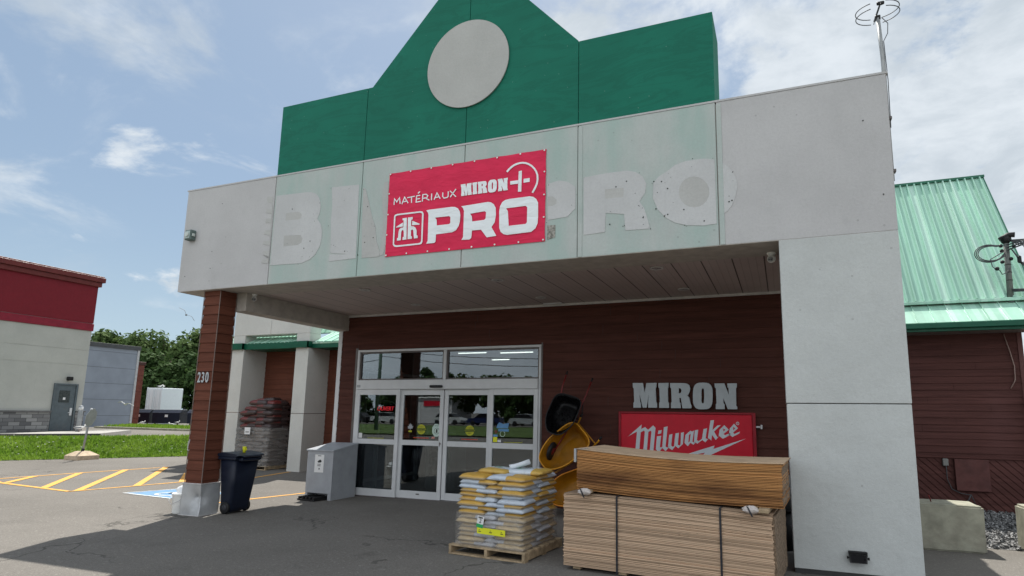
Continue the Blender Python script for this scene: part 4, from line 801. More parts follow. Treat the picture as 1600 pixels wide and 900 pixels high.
for k in range(3): b.tube([(13.80, 5.84, 3.98+.02*k), (13.95, 5.8, 3.97+.02*k), (14.3, 5.75, 3.93), (15.2, 5.9, 3.90+.05*k), (18, 6.5, 4.4)], .011, 6)
fin('cables', b, WIRE, sm)
b = B(); b.box(13.555, 13.625, 5.77, 5.83, 4.38, 4.45, .02); b.box(13.92, 13.98, 5.78, 5.85, 4.50, 4.64, .02); fin('splice', b, BLACK, sm)
# ================================================================ THINGS ON THE STORE FRONT
# banner
bn = thing('banner', 'red vinyl banner with white lettering hung on the canopy sign wall', 'banner', (5.55, -.02, 3.94))
bm = bmesh.new(); nx, nz = 64, 34; TLb, BRb = (4.258, 5.262), (6.856, 3.942); gr = []
def bwav(x, z):
    e_ = min(1, 6*min(x-4.258, 6.856-x)+.25)*min(1, 6*min(z-3.942, 5.262-z)+.25)
    return -.0095 - .006*e_*(1+noise.noise(Vector((x*2.2+z*1.4, z*2.4-x*.8, 1))))
for k in range(nz+1):
    rw = []
    for i in range(nx+1):
        u_, v_ = i/nx, k/nz; x = 4.258+u_*2.598; z = 3.942+v_*1.32
        if k == nz: z -= .006*abs(math.sin(u_*math.pi*7))
        if i == 0: x += .005*abs(math.sin(v_*math.pi*4))
        if i == nx: x -= .006*abs(math.sin(v_*math.pi*4))
        rw.append(bm.verts.new((x, bwav(x, z), z)))
    gr.append(rw)
for k in range(nz):
    for i in range(nx): f = bm.faces.new([gr[k][i], gr[k][i+1], gr[k+1][i+1], gr[k+1][i]]); f.smooth = True
fin('banner_sheet', bm, REDB, bn)
for kk in SH:
    if kk.split('_')[0] in ('bn', 'pro', 'hh', 'mat', 'plus'):
        if kk.startswith('mat'):
            for lp in SH[kk]: flat([lp], -.0235, .0015, 'banner_letter', BANW, bn)
        else: flat(SH[kk], -.0235, .0015, 'banner_logo' if kk[:2] in ('hh', 'pl') else 'banner_letter', BANW, bn)
for i in range(8):
    for z in (5.242, 3.962):
        b = B(); b.lathe([(.011, -.004), (.014, 0)], (4.285+i*(6.83-4.285)/7, -.022, z), 10, 'y'); fin('eyelet', b, WHPL, bn)
for z in (4.28, 4.6, 4.93):
    for x in (4.28, 6.835): b = B(); b.lathe([(.010, -.004), (.013, 0)], (x, -.022, z), 10, 'y'); fin('eyelet', b, WHPL, bn)
# red wall sign
ms = thing('wall_sign', 'red light box sign with slanted white lettering on the brown wall', 'sign', (8.2, 3.1, .75))
b = B(); b.box(7.10, 9.28, 3.035, 3.102, .78, 1.665, .008); fin('sign_panel', b, REDS, ms)
b = B(); b.box(7.06, 7.10, 3.02, 3.105, .74, 1.70, .005); b.box(9.28, 9.33, 3.02, 3.105, .74, 1.70, .005); b.box(7.101, 9.279, 3.02, 3.105, 1.666, 1.70, .005); b.box(7.101, 9.279, 3.02, 3.105, .74, .779, .005); fin('sign_frame', b, REDF, ms)
for kk in SH:
    if kk.startswith('mk_'):
        if kk == 'mk_i':
            for lp in SH[kk]: flat([lp], 3.0345, .003, 'sign_letter', WHS, ms)
        else: flat(SH[kk], 3.0345, .003, 'lightning_bolt' if 'bolt' in kk else 'sign_letter', WHS, ms)
text('R', SH['mk_reg'][0][3][0], (SH['mk_reg'][0][3][1]+SH['mk_reg'][0][9][1])/2, 3.0345, .03, WHS, ms, 'sign_letter', 1, 0, .003)
b = B(); b.box(9.332, 9.42, 3.06, 3.085, 1.46, 1.49); b.box(9.40, 9.43, 3.04, 3.09, 1.44, 1.51, .006); fin('bracket', b, ALU, ms)
# raised grey letters
mi = thing('wall_lettering', 'grey slab serif letters MIRON mounted above the red wall sign', 'lettering', (8.18, 3.1, 1.75))
for kk in 'MIRON': flat(SH['mi_'+kk], 3.05, .03, 'letter', GREYL, mi)
b = B(); 
for x in (7.45, 7.75, 8.0, 8.4, 8.85): b.box(x, x+.02, 3.078, 3.105, 1.95, 1.97)
fin('standoff', b, BLACK, mi)
# soffit cameras, recessed lights, floodlights
def seccam(loc, rz, label):
    t = thing('security_camera', label, 'camera', loc, 'white dome cameras under the canopy')
    b = B(); b.lathe([(.055, 0), (.055, -.02), (.045, -.03)], (0, 0, .0), 20); o = fin('camera_base', b, WHPL); o.parent = t
    b = B(); b.tube([(0, 0, -.03), (0, -.004, -.045)], .04, 16); b.lathe([(.012, .052), (.036, .04), (.052, .015), (.052, -.015), (.038, -.038), (.012, -.05)], (0, 0, -.085), 20); o = fin('camera_ball', b, WHPL); o.parent = t
    b = B(); b.tube([(0, -.03, -.095), (0, -.062, -.105)], .032, 16); o = fin('lens_face', b, plain('grey lens face', (.25, .25, .25), .4)); o.parent = t
    b = B(); b.tube([(-.012, -.055, -.105), (-.012, -.066, -.108)], .009, 10); b.tube([(.014, -.055, -.105), (.014, -.066, -.108)], .009, 10); o = fin('lens', b, BLACKG); o.parent = t
    t.rotation_euler = (0, 0, rz); return t
seccam((1.01, .60, Hb+.012), R(50), 'white dome camera under the soffit beside the brown column')
c2 = seccam((9.70, .57, Hb+.012), R(-15), 'white dome camera under the soffit beside the wide stucco pier')
lt = thing('recessed_light', 'round recessed soffit light', 'light', (3.2, .88, Hb+.012), 'round lights recessed in the soffit')
b = B(); b.lathe([(.075, 0), (.095, -.004), (.10, -.012), (.085, -.015), (.07, -.006)], (0, 0, 0), 24); o = fin('trim_ring', b, TRIM); o.parent = lt
b = B(); b.lathe([(.068, -.001), (.068, -.006)], (0, 0, 0), 24); o = fin('lamp_lens', b, plain('grey lamp glass', (.16, .15, .145), .3)); o.parent = lt
lt['label'] = 'round soffit light in the front row nearest the brown column'
for (x, y), lb in (((5.7, .9), 'round soffit light in the middle of the front row above the red banner'), ((8.18, .92), 'round soffit light in the front row nearest the stucco pier'), ((3.23, 2.35), 'round soffit light in the back row above the sliding doors'), ((5.81, 2.41), 'round soffit light in the back row beside the oval vent'), ((8.32, 2.44), 'round soffit light in the back row above the grey letters')):
    copy_tree(lt, (x, y, Hb+.012), None, lb)
fl = thing('flood_light', 'small black flood light near the foot of the stucco pier', 'light', (10.41, -.01, .16))
b = B(); b.prism([(10.33, -.05, .17), (10.49, -.05, .17), (10.50, -.02, .275), (10.32, -.02, .275)], (0, -.035, .0)); b.box(10.325, 10.495, -.075, -.02, .262, .28, .004); fin('lamp_housing', b, BLACK, fl)
b = B(); b.prism([(10.345, -.086, .18), (10.475, -.086, .18), (10.48, -.086, .255), (10.34, -.086, .255)], (0, .004, 0)); fin('lamp_glass', b, BLACKG, fl)
b = B(); b.tube([(10.31, -.05, .215), (10.51, -.05, .215)], .008, 8); b.box(10.36, 10.46, -.045, -.005, .185, .25, .006); b.tube([(10.305, -.05, .215), (10.318, -.05, .215)], .014, 8); b.tube([(10.502, -.05, .215), (10.515, -.05, .215)], .014, 8); fin('bracket', b, BLACK, fl)
fl = thing('wall_light', 'square glass fronted lamp on the left end of the canopy wall', 'light', (.10, -.02, 4.58))
b = B(); b.box(.035, .185, -.10, -.002, 4.585, 4.765, .008); fin('lamp_housing', b, plain('green grey lamp housing', (.11, .15, .14), .5), fl)
b = B(); b.box(.055, .165, -.112, -.100, 4.605, 4.745, .006); fin('lamp_glass', b, plain('pale lamp glass', (.38, .46, .44), .12), fl)
b = B(); b.lathe([(.04, -.02), (.045, 0)], (.11, -.113, 4.675), 14, 'y'); b.box(.185, .205, -.08, -.03, 4.65, 4.70, .004); fin('reflector', b, plain('lamp reflector', (.5, .55, .52), .3), fl)
# OUVERT neon behind the first leaf
ns = thing('open_sign', 'red lit OUVERT sign with thin oval ring inside the left door pane', 'sign', (2.10, 3.30, 1.5))
text('OUVERT', 2.045, 1.70, 3.175, .125, NEON, ns, 'neon_lettering', .86, -.0005, .012, .15)
b = B(); b.tube([(2.045+.28*math.cos(R(a)), 3.18, 1.70+.17*math.sin(R(a))) for a in range(0, 361, 12)], .006, 6, False); fin('ring', b, plain('unlit tube', (.35, .38, .36), .3), ns)
b = B(); b.tube([(1.95, 3.185, 1.86), (1.95, 3.185, 2.05)], .003, 5); b.tube([(2.15, 3.185, 1.86), (2.15, 3.185, 2.05)], .003, 5); fin('hanging_wire', b, WIRE, ns)
# interior
b = B(); b.box(-6, .795, 7.4, 7.45, -.1, 3.6); b.box(.93, 10.88, 14, 14.05, 0, 3.5); b.box(-6, .93, 14, 14.05, 0, 3.5); b.box(10.82, 10.88, 3.3, 14, 0, 3.5); b.box(-6.05, -6, 7.45, 14, 0, 3.5)
part('interior_wall', b, DARK)
b = B(); b.box(.93, 10.88, 3.25, 14, -.10, -.045); b.box(-6, .929, 7.45, 14, -.10, -.045); part('interior_floor', b, FLOORI)
b = B(); b.box(.93, 10.88, 3.26, 14, 3.42, 3.5); b.box(-6, .929, 7.45, 14, 3.42, 3.5); part('interior_ceiling', b, CEILI)
tb = thing('ceiling_lamp', 'lit tube lamp', 'lamp', (1.2, 8.2, 3.38), 'lit tube lamps on the shop ceiling behind the transom')
b = B(); b.box(-.55, .55, -.05, .05, .02, .04); o = fin('lamp_tray', b, ALU); o.parent = tb
b = B(); b.tube([(-.52, 0, 0), (.52, 0, 0)], .012, 8); o = fin('tube', b, TUBE); o.parent = tb
tb['label'] = 'thin lit tube lamp on the shop ceiling seen through the right transom'
for x, y in ((2.6, 8.4), (1.9, 6.4), (4.2, 6.6), (3.4, 9.4), (.9, 10.4), (2.9, 11.4)): copy_tree(tb, (x, y, 3.38))
kb = thing('kiosk', 'tall dark grey machine with arched black recess behind the second door leaf', 'machine', (2.75, 4.5, -.045))
b = B(); b.box(2.30, 3.05, 4.3, 4.9, -.045, 1.35, .06); fin('machine_body', b, plain('kiosk grey', (.16, .18, .19), .5), kb)
b = B(); b.box(2.42, 2.85, 4.285, 4.31, .28, .95, .1); fin('recess', b, BLACKG, kb)
b = B(); b.box(2.87, 2.93, 4.27, 4.30, .30, .95, .01); fin('side_strip', b, ALU, kb)
iw = thing('inner_window_frame', 'white inner window frames behind the left door leaf', 'window frame', (1.3, 4.0, -.045))
b = B()
for y in (3.7, 4.2, 5.0, 5.8): b.box(1.02, 1.08, y, y+.09, -.045, 2.6)
for z in (.10, 1.0, 2.5): b.box(1.03, 1.075, 3.7, 5.85, z, z+.07)
fin('frame', b, ALU, iw)
sh = thing('shelf_rack', 'dark shop shelving with boxes deep inside behind the right doors', 'shelf', (5.5, 6.5, -.045))
b = B()
for z in (.05, .5, .95, 1.4, 1.85): b.box(4.2, 7.2, 6.3, 6.8, z, z+.03)
for x in (4.2, 5.2, 6.2, 7.15): b.box(x, x+.04, 6.3, 6.8, -.04, 1.95)
fin('frame', b, plain('shelf grey', (.14, .14, .15), .5), sh); random.seed(21); b = B(); x = 4.3
while x < 7.0:
    for z in (.08, .53, .98, 1.43): b.box(x, x+.14, 6.32, 6.6, z, z+random.uniform(.15, .36))
    x += .18
fin('stock', b, plain('shelf stock', (.18, .15, .12), .6, var=.5, ns=5), sh)

# ================================================================ THINGS UNDER THE CANOPY
# wheeled bin (navy)
gz0 = ground(1.1, .6)
wb = thing('wheeled_bin', 'dark navy wheeled rubbish bin standing beside the brown column', 'bin', (1.10, .60, gz0))
bm = bmesh.new(); secs = []
for z, xa, xb, ya, yb in ((.03, .90, 1.10, .42, .80), (.10, .885, 1.12, .41, .81), (.45, .875, 1.17, .385, .83), (.90, .86, 1.22, .35, .86)):
    rr = []; r_ = .05
    for cx_, cy_, a0 in ((xb-r_, yb-r_, 0), (xa+r_, yb-r_, 90), (xa+r_, ya+r_, 180), (xb-r_, ya+r_, 270)):
        for k in range(5): a = R(a0+k*22.5); rr.append(bm.verts.new((cx_+r_*math.cos(a), cy_+r_*math.sin(a), gz0+z)))
    secs.append(rr)
for a, c in zip(secs, secs[1:]):
    for k in range(20): bm.faces.new([a[k], a[(k+1) % 20], c[(k+1) % 20], c[k]]).smooth = True
bm.faces.new(secs[0][::-1]); bm.faces.new(secs[-1]); fin('bin_body', bm, NAVY, wb)
b = B(); b.box(.84, 1.24, .325, .885, gz0+.88, gz0+.935, .015); b.box(1.22, 1.31, .40, .80, gz0+.86, gz0+.915, .015); fin('rim', b, NAVY, wb)
b = B(); b.prism([(.83, .33, gz0+.938), (1.27, .33, gz0+.938), (1.28, .33, gz0+.955), (1.20, .33, gz0+.985), (.94, .33, gz0+1.005), (.84, .33, gz0+.985)], (0, .55, 0)); b.box(1.25, 1.345, .42, .76, gz0+.925, gz0+.95, .01); fin('lid', b, NAVY, wb)
b = B(); b.tube([(.82, .40, gz0+.97), (.82, .88, gz0+.97)], .016, 8); b.box(.80, .86, .42, .46, gz0+.90, gz0+.98); b.box(.80, .86, .82, .86, gz0+.90, gz0+.98); fin('handle', b, NAVY, wb)
for y in (.395, .80):
    b = B(); b.lathe([(.05, -.022), (.085, -.025), (.098, -.015), (.098, .015), (.085, .025), (.05, .022)], (1.03, y, gz0+.10), 24, 'y'); wh_ = fin('wheel', b, BLACK, wb)
    b = B(); b.lathe([(.02, -.032), (.055, -.024), (.055, .024), (.02, .032)], (1.03, y, gz0+.10), 16, 'y'); fin('hub', b, plain('dark hub', (.03, .03, .035), .5), wh_)
yc = thing('yellow_cup', 'small yellow plastic cup standing on the navy bin lid', 'cup', (1.12, .60, gz0+.99))
b = B(); b.lathe([(.022, 0), (.030, .07), (.034, .10), (.034, .105)], (1.12, .60, gz0+.985), 14); b.tube([(1.155, .6, gz0+1.06), (1.175, .6, gz0+1.04), (1.15, .6, gz0+1.02)], .005, 6); fin('cup_body', b, YLB, yc)
# bucket with a rag behind the column base
bk = thing('white_bucket', 'dirty white plastic pail with bag on top beside the column base', 'bucket', (.27, .20, gz0))
g_ = ground(.3, .2)
b = B(); b.lathe([(.12, 0), (.13, .02), (.145, .30), (.155, .31), (.155, .33), (.145, .33)], (.27, .20, g_), 28); fin('pail', b, WHPL, bk)
b = B(); b.tube([(.125, .18, g_+.30), (.14, .06, g_+.22), (.25, .03, g_+.16), (.38, .06, g_+.22), (.42, .18, g_+.30)], .004, 6); fin('handle', b, GALV, bk)
bm = bmesh.new(); bmesh.ops.create_icosphere(bm, subdivisions=3, radius=.13)
for v in bm.verts: n_ = noise.noise(v.co*11)*.05; v.co = Vector((v.co.x*.95, v.co.y*.9, v.co.z*.75))*(1+n_*5) + Vector((.30, .22, g_+.36))
fin('crumpled_bag', bm, plain('white film bag', (.7, .72, .74), .3), bk)
bl = thing('white_bollard', 'white round topped post half hidden behind the brown column', 'bollard', (-2.35, 2.3, -.08))
b = B(); b.lathe([(.06, 0), (.06, .82), (.10, .84), (.10, 1.02), (.085, 1.07), (.05, 1.10), (.01, 1.11)], (-2.28, 2.30, -.08), 20); fin('post', b, WHPL, bl)
# grey cabinet with sloped lid
gb_ = ground(1.3, 2.5)
cb = thing('grey_cabinet', 'grey metal drop box with sloped lid and white notice beside the doors', 'cabinet', (1.35, 2.55, gb_))
X0, X1, Y0, Y1 = .95, 1.60, 2.28, 2.98
X0, X1 = .93, 1.56
b = B(); zt = gb_+.93; zk = gb_+1.04
b.prism([(X0, Y0, gb_+.13), (X0, Y0, zt), (X0, Y1, zk), (X0, Y1, gb_), (X0, Y0+.25, gb_), (X0, Y0+.25, gb_+.13)], (X1-X0, 0, 0))
b.box(X0+.001, X0+.05, Y0+.001, Y0+.249, gb_, gb_+.129); b.box(X1-.08, X1-.001, Y0+.001, Y0+.249, gb_, gb_+.129); fin('cabinet_body', b, GREYB, cb)
b = B(); b.prism([(X0-.02, Y0-.025, zt+.001), (X0-.02, Y0-.025, zt+.022), (X0-.02, Y1, zk+.024), (X0-.02, Y1, zk+.003)], (X1-X0+.04, 0, 0)); fin('lid', b, plain('lid grey', (.36, .38, .41), .45, var=.06), cb)
flat([rect(X0+.19, X0+.41, gb_+.52, gb_+.86)], Y0-.001, .003, 'notice', PAPER, cb)
for z_, t_, s_ in ((gb_+.82, 'NOTICE', .030), (gb_+.655, 'DEPOT', .026), (gb_+.625, 'ICI', .024)): pass
flat([[(X0+.255, gb_+.72), (X0+.29, gb_+.755), (X0+.33, gb_+.765), (X0+.36, gb_+.735), (X0+.345, gb_+.71), (X0+.28, gb_+.705)]], Y0-.004, .001, 'notice_mark', INK, cb)
for z_ in (.83, .67, .64): flat([rect(X0+.26, X0+.34, gb_+z_, gb_+z_+.012)], Y0-.004, .001, 'notice_mark', INK, cb)
flat([rect(X0+.295, X0+.32, gb_+.575, gb_+.605)], Y0-.004, .001, 'notice_mark', INK, cb)
mt_ = thing('rubber_ramp', 'black ribbed plastic pallet piece poking out under the grey cabinet', 'mat', (1.2, 2.2, gb_))
b = B(); rm = Matrix.Translation((1.16, 2.28, gb_+.03)) @ Matrix.Rotation(R(-8), 4, 'Z'); b.box(-.24, .24, -.20, .16, -.025, .0, .004, rm)
for k in range(5): b.box(-.22+k*.1, -.18+k*.1, -.19, .16, .001, .045, .004, rm)
fin('ribbed_tray', b, BLACK, mt_)

# ---- bags
def bag_bm(L, W, H, seed, squash=0, nx=16, ny=12):
    bm = bmesh.new(); rnd = random.Random(seed); off = Vector((rnd.random()*50, rnd.random()*50, 0)); top = []; bot = []
    for i in range(nx+1):
        rt, rb = [], []
        for k in range(ny+1):
            u, v = i/nx*2-1, k/ny*2-1
            e = max(0, 1-abs(u)**7)**.45 * max(0, 1-abs(v)**6)**.45; pin = 1-.05*(v*v)*(abs(u)) ; pv = 1-.05*u*u*abs(v)
            x, y = u*L/2*pin, v*W/2*pv; n_ = noise.noise(Vector((x*7, y*7, 0))+off)*.013 + noise.noise(Vector((x*18, y*18, 0))+off)*.005
            droop = -.010*(u**4+v**4)
            rt.append(bm.verts.new((x, y, H*.5*e + n_*e + droop))); rb.append(None if e < 1e-6 else bm.verts.new((x, y, -H*.5*e*(1-squash) + n_*e*.6 + droop)))
        top.append(rt); bot.append(rb)
    for i in range(nx):
        for k in range(ny):
            bm.faces.new([top[i][k], top[i+1][k], top[i+1][k+1], top[i][k+1]]).smooth = True
            g = lambda a, c: bot[a][c] or top[a][c]
            q = [g(i, k), g(i, k+1), g(i+1, k+1), g(i+1, k)]
            if len(set(q)) == 4: bm.faces.new(q).smooth = True
    return bm
def meshes(prefix, L, W, H, m, n, s0):
    out = []
    for k in range(n):
        bm = bag_bm(L, W, H, s0+k); bmesh.ops.recalc_face_normals(bm, faces=bm.faces); me = bpy.data.meshes.new(prefix); bm.to_mesh(me); bm.free(); me.materials.append(m); out.append(me)
    return out
def place(me, name, label, cat, group, loc, rz, rx=0, ry=0):
    o = bpy.data.objects.new(name, me); C.objects.link(o); o.location = loc; o.rotation_euler = (rx, ry, rz); o['label'] = label; o['category'] = cat; o['group'] = group; return o
def ordn(k): return ('topmost', 'second', 'third', 'fourth', 'fifth', 'sixth', 'seventh', 'eighth', 'ninth', 'tenth', 'eleventh', 'twelfth', 'thirteenth', 'fourteenth', 'fifteenth', 'sixteenth')[k]
rnd = random.Random(4)
PXc, PYc, PR_ = 6.50, -.22, R(-5)        # pallet centre
def pl(x, y): c_, s_ = math.cos(PR_), math.sin(PR_); return PXc + x*c_ - y*s_, PYc + x*s_ + y*c_
def pallet(name, label, cx, cy, rz, W, Dp, z0, group=None):
    t = thing(name, label, 'pallet', (cx, cy, z0), group); T = Matrix.Translation((cx, cy, z0)) @ Matrix.Rotation(rz, 4, 'Z')
    n = 7
    for k in range(n): 
        b = B(); yy = -Dp/2 + k*(Dp-.09)/(n-1); b.box(-W/2, W/2, yy, yy+.085, .095, .113, .002, T); fin('deck_board', b, WOOD, t)
    for k in range(3):
        b = B(); xx = -W/2 + k*(W-.04)/2; b.box(xx, xx+.038, -Dp/2+.002, Dp/2-.002, .018, .094, .003, T); fin('stringer', b, WOOD, t)
    for yy in (-Dp/2, -.045, Dp/2-.09):
        b = B(); b.box(-W/2, W/2, yy, yy+.09, .0, .017, .002, T); fin('bottom_board', b, WOOD, t)
    return t
gp = ground(6.5, -.2)
pallet('pallet', 'pale wooden pallet under the stack of yellow and white bags', PXc, PYc, PR_, 1.04, 1.0, gp)
LH = .0505
long_m = meshes('plastic_bag', .545, .405, .066, BAGY, 4, 10); long_w = meshes('plastic_bag', .545, .405, .066, BAGW, 4, 30)
top_m = meshes('plastic_bag', .545, .42, .066, BAGT, 1, 90)
NL = 16; gname = 'yellow and white bags stacked on the front pallet'
for k in range(NL):
    z = gp + .115 + .028 + k*LH; lay = NL-1-k; even = k % 2
    spots = [(-.185, -.25, 0, 'front left'), (.275, -.20, 90, 'front right'), (.185, .245, 180, 'back right'), (-.275, .20, 270, 'back left')]
    if even: spots = [(.185, -.25, 180, 'front right'), (-.275, -.20, 90, 'front left'), (-.185, .245, 0, 'back left'), (.275, .20, 270, 'back right')]
    jx, jy = rnd.gauss(0, .008), rnd.gauss(0, .008)
    if k == NL-1: spots = [s_ for s_ in spots if s_[3] != 'none']
    for x, y, rz, wh in spots:
        wx, wy = pl(x*.98+jx+rnd.gauss(0, .006), y*.98+jy+rnd.gauss(0, .006))
        wrapped = k < 7
        me = (long_w if wrapped else long_m)[rnd.randrange(4)]
        lb = f"{'dull film wrapped' if wrapped else 'yellow and white'} bag at the {wh} of the {ordn(lay)} layer from the top of the pallet stack"
        lb = f"{'film wrapped tan' if wrapped else 'yellow white'} pallet bag, {wh} one of the {ordn(lay)} layer counted from the top"
        flipz = 180 if rnd.random() < .35 and not wrapped else 0
        place(me, 'plastic_bag', lb, 'bag', gname, (wx, wy, z+rnd.gauss(0, .0012)), R(rz+flipz)+PR_+rnd.gauss(0, .02), rnd.gauss(0, .012), rnd.gauss(0, .012))
zt_ = gp+.115+.028+NL*LH
for (x, y, rz, rx), lb in (((-.14, .02, 95, .03), 'loose white and yellow bag lying on the left top of the bag pallet'), ((.24, .08, 182, -.02), 'loose yellow ended bag lying on the right top of the bag pallet')):
    wx, wy = pl(x, y); place(top_m[0], 'plastic_bag', lb, 'bag', gname, (wx, wy, zt_+.002), R(rz)+PR_, rx, .02)
wx, wy = pl(.10, .06)
b = B(); b.tube([(wx-.10, wy-.06, zt_+.045), (wx-.04, wy-.02, zt_+.062), (wx+.05, wy+.02, zt_+.085), (wx+.13, wy+.06, zt_+.118)], .026, 10, True, .034)
for v in b.bm.verts: v.co += Vector((noise.noise(v.co*23), noise.noise(v.co*27+Vector((3, 0, 0))), noise.noise(v.co*25)))*.014
o = tag(fin('rolled_plastic', b, plain('crumpled white film', (.62, .66, .70), .3, bump=.8, bs=40)), 'crumpled white plastic roll on top of the yellow bag stack', 'plastic roll'); recenter(o, (wx, wy, zt_+.03))
# film round the lower layers
b = B(); bm = b.bm; rings = []
for iz in range(15):
    z = gp+.10+iz*(.115+7.3*LH-.09)/14; rr = []
    for a, c in (((-1, -1), (1, -1)), ((1, -1), (1, 1)), ((1, 1), (-1, 1)), ((-1, 1), (-1, -1))):
        for k in range(16):
            t = k/16; x, y = a[0]+(c[0]-a[0])*t, a[1]+(c[1]-a[1])*t; hx, hy = .462, .458; r_ = 1+.010*math.sin(z/LH*6.28)+noise.noise(Vector((x*3, y*3, z*9)))*.016
            wx, wy = pl(x*hx*r_, y*hy*r_); rr.append(bm.verts.new((wx, wy, z)))
    rings.append(rr)
for p, q in zip(rings, rings[1:]):
    for k in range(64): bm.faces.new([p[k], p[(k+1) % 64], q[(k+1) % 64], q[k]]).smooth = True
o = tag(fin('stretch_film', b, FILM), 'clear crinkled stretch film wrapped round the lower layers of yellow bags', 'film'); recenter(o, (PXc, PYc, gp+.1))
def onfront(u, z, yo): return pl(u, -.50+yo) + (z,)
lbm = thing('price_label', 'white and green price tag numbered 2 stuck on the bag pallet', 'label', onfront(-.08, .42, -.02))
FR = lambda x, z, tilt=0, yo=-.02: Matrix.Translation(Vector(onfront(x, z, yo))) @ Matrix.Rotation(PR_, 4, 'Z') @ Matrix.Rotation(R(tilt), 4, 'Y') @ Matrix.Rotation(R(90), 4, 'X')
flat([rect(-.045, .045, -.065, .065)], 0, .002, 'tag_face', PAPER, lbm, FR(-.07, .385, 8)); flat([rect(-.045, .045, -.065, -.025)], 0, .002, 'green_band', GRNL, lbm, FR(-.07, .385, 8, -.0225))
text('2', 0, 0, 0, .07, INK, lbm, 'number', 1, .0, .001, 0, FR(-.068, .395, 8, -.0225)); flat([rect(-.03, .03, .042, .056)], 0, .001, 'print', INK, lbm, FR(-.07, .385, 8, -.0225))
lb2 = thing('yellow_label', 'bright yellow paper strip stuck on the wrapped bags', 'label', onfront(.05, .30, -.02))
flat([rect(-.19, .19, -.035, .035)], 0, .002, 'strip', YLB, lb2, FR(.08, .285, 1)); 
for x in (-.17, -.02, .13): flat([rect(x, x+.035, -.012, -.004), rect(x+.005, x+.02, .006, .012)], 0, .001, 'print', INK, lb2, FR(.08, .285, 1, -.0225))

# ---- plywood bundles
def sheets_bundle(name, label, org, rz, L, Dp, n, th, m, sag, seed, z0, lean=0, ragged=.008):
    t = thing(name, label, 'plywood bundle', (org[0], org[1], z0)); rnd = random.Random(seed)
    T = Matrix.Translation((org[0], org[1], z0)) @ Matrix.Rotation(rz, 4, 'Z')
    for k in range(n):
        b = B(); xo, yo = rnd.gauss(0, .0035), rnd.gauss(0, .0045) - lean*k; bm = b.bm; NX = 14; e1 = rnd.uniform(0, ragged)
        if rnd.random() < .08: yo -= .008
        tf = rnd.uniform(.58, .86)
        rows = []
        for i in range(NX+1):
            u = i/NX; s_ = sag(u, k/n); x = xo + u*L - (e1 if i == NX else 0)
            rows.append([bm.verts.new(T @ Vector(p)) for p in ((x, yo, k*th+s_), (x, yo+Dp, k*th+s_), (x, yo+Dp, k*th+th*tf+s_), (x, yo, k*th+th*tf+s_))])
        for p, q in zip(rows, rows[1:]):
            for a in range(4): bm.faces.new([p[a], p[(a+1) % 4], q[(a+1) % 4], q[a]])
        bm.faces.new(rows[0]); bm.faces.new(rows[-1][::-1])
        o = fin('plywood_sheet', b, m if k < n-1 else [m], t)
    return t, T
gl_ = 0.0
z_lo = gl_+.035; n1, th1 = 50, .0151
sagl = lambda u, f: -.060*f*max(0, u-.12)**1.0*1.05 + .012*math.sin(u*3.1)*f
bd, T1 = sheets_bundle('plywood_stack', 'lower bundle of raw plywood sheets tied with two black straps', (7.46, -.83), R(-5.2), 2.165, 1.08, n1, th1, PLY1, sagl, 3, z_lo)
zt1 = n1*th1
for u in (.285, .90-.005):
    if u > .8: u = .775
    b = B(); x = u*2.175; s0 = sagl(u, 1)
    for bx in ((x-.010, x+.010, -.016, -.012, -.02, zt1+s0+.006), (x-.010, x+.010, -.012, 1.10, zt1+s0+.002, zt1+s0+.006), (x-.010, x+.010, 1.096, 1.10, -.02, zt1+s0+.001)): b.box(*bx, 0, T1)
    fin('strap', b, STRAP, bd)
b = B(); b.box(2.165, 2.185, .03, 1.05, .02, zt1-.08, 0, T1)
bmesh.ops.subdivide_edges(b.bm, edges=b.bm.edges[:], cuts=14, use_grid_fill=True)
for v in b.bm.verts: v.co += Vector((noise.noise(v.co*16)*.010-.004, 0, noise.noise(v.co*9)*.004))
fin('ragged_end', b, PLYR, bd)
b = B()
for x in (.10, .62, 1.05, 1.6, 2.0): b.box(x, x+.09, .03, 1.07, -.034, -.002, .004, T1)
o = tag(fin('timber_bearer', b, WOOD), 'short timber bearers on the asphalt under the lower plywood bundle', 'timber'); o['kind'] = 'stuff'; recenter(o, (8.4, -.4, 0))
z_up = z_lo + zt1 + .042; n2, th2 = 29, .0148
sagu = lambda u, f: -.028*math.sin(u*3.14)*(.8+.4*f) - .050*u - .014*f*u
be, T2 = sheets_bundle('plywood_stack', 'upper bundle of aged orange brown plywood resting on the raw one', (7.60, -.80), R(-4.2), 2.125, .86, n2, th2, PLY2, sagu, 8, z_up)
b = B(); b.box(-.03, .10, -.008, .10, n2*th2+.0, n2*th2+.006, 0, T2); b.box(-.034, -.008, -.012, .09, n2*th2-.14, n2*th2+.006, .002, T2); fin('corner_protector', b, GALV, be)
b = B(); b.box(2.10, 2.135, .02, .82, -.03, n2*th2-.10, 0, T2)
bmesh.ops.subdivide_edges(b.bm, edges=b.bm.edges[:], cuts=14, use_grid_fill=True)
for v in b.bm.verts: v.co += Vector((noise.noise(v.co*22)*.012-.012, 0, 0))
fin('ragged_end', b, PLYR, be)
b = B(); NX = 20
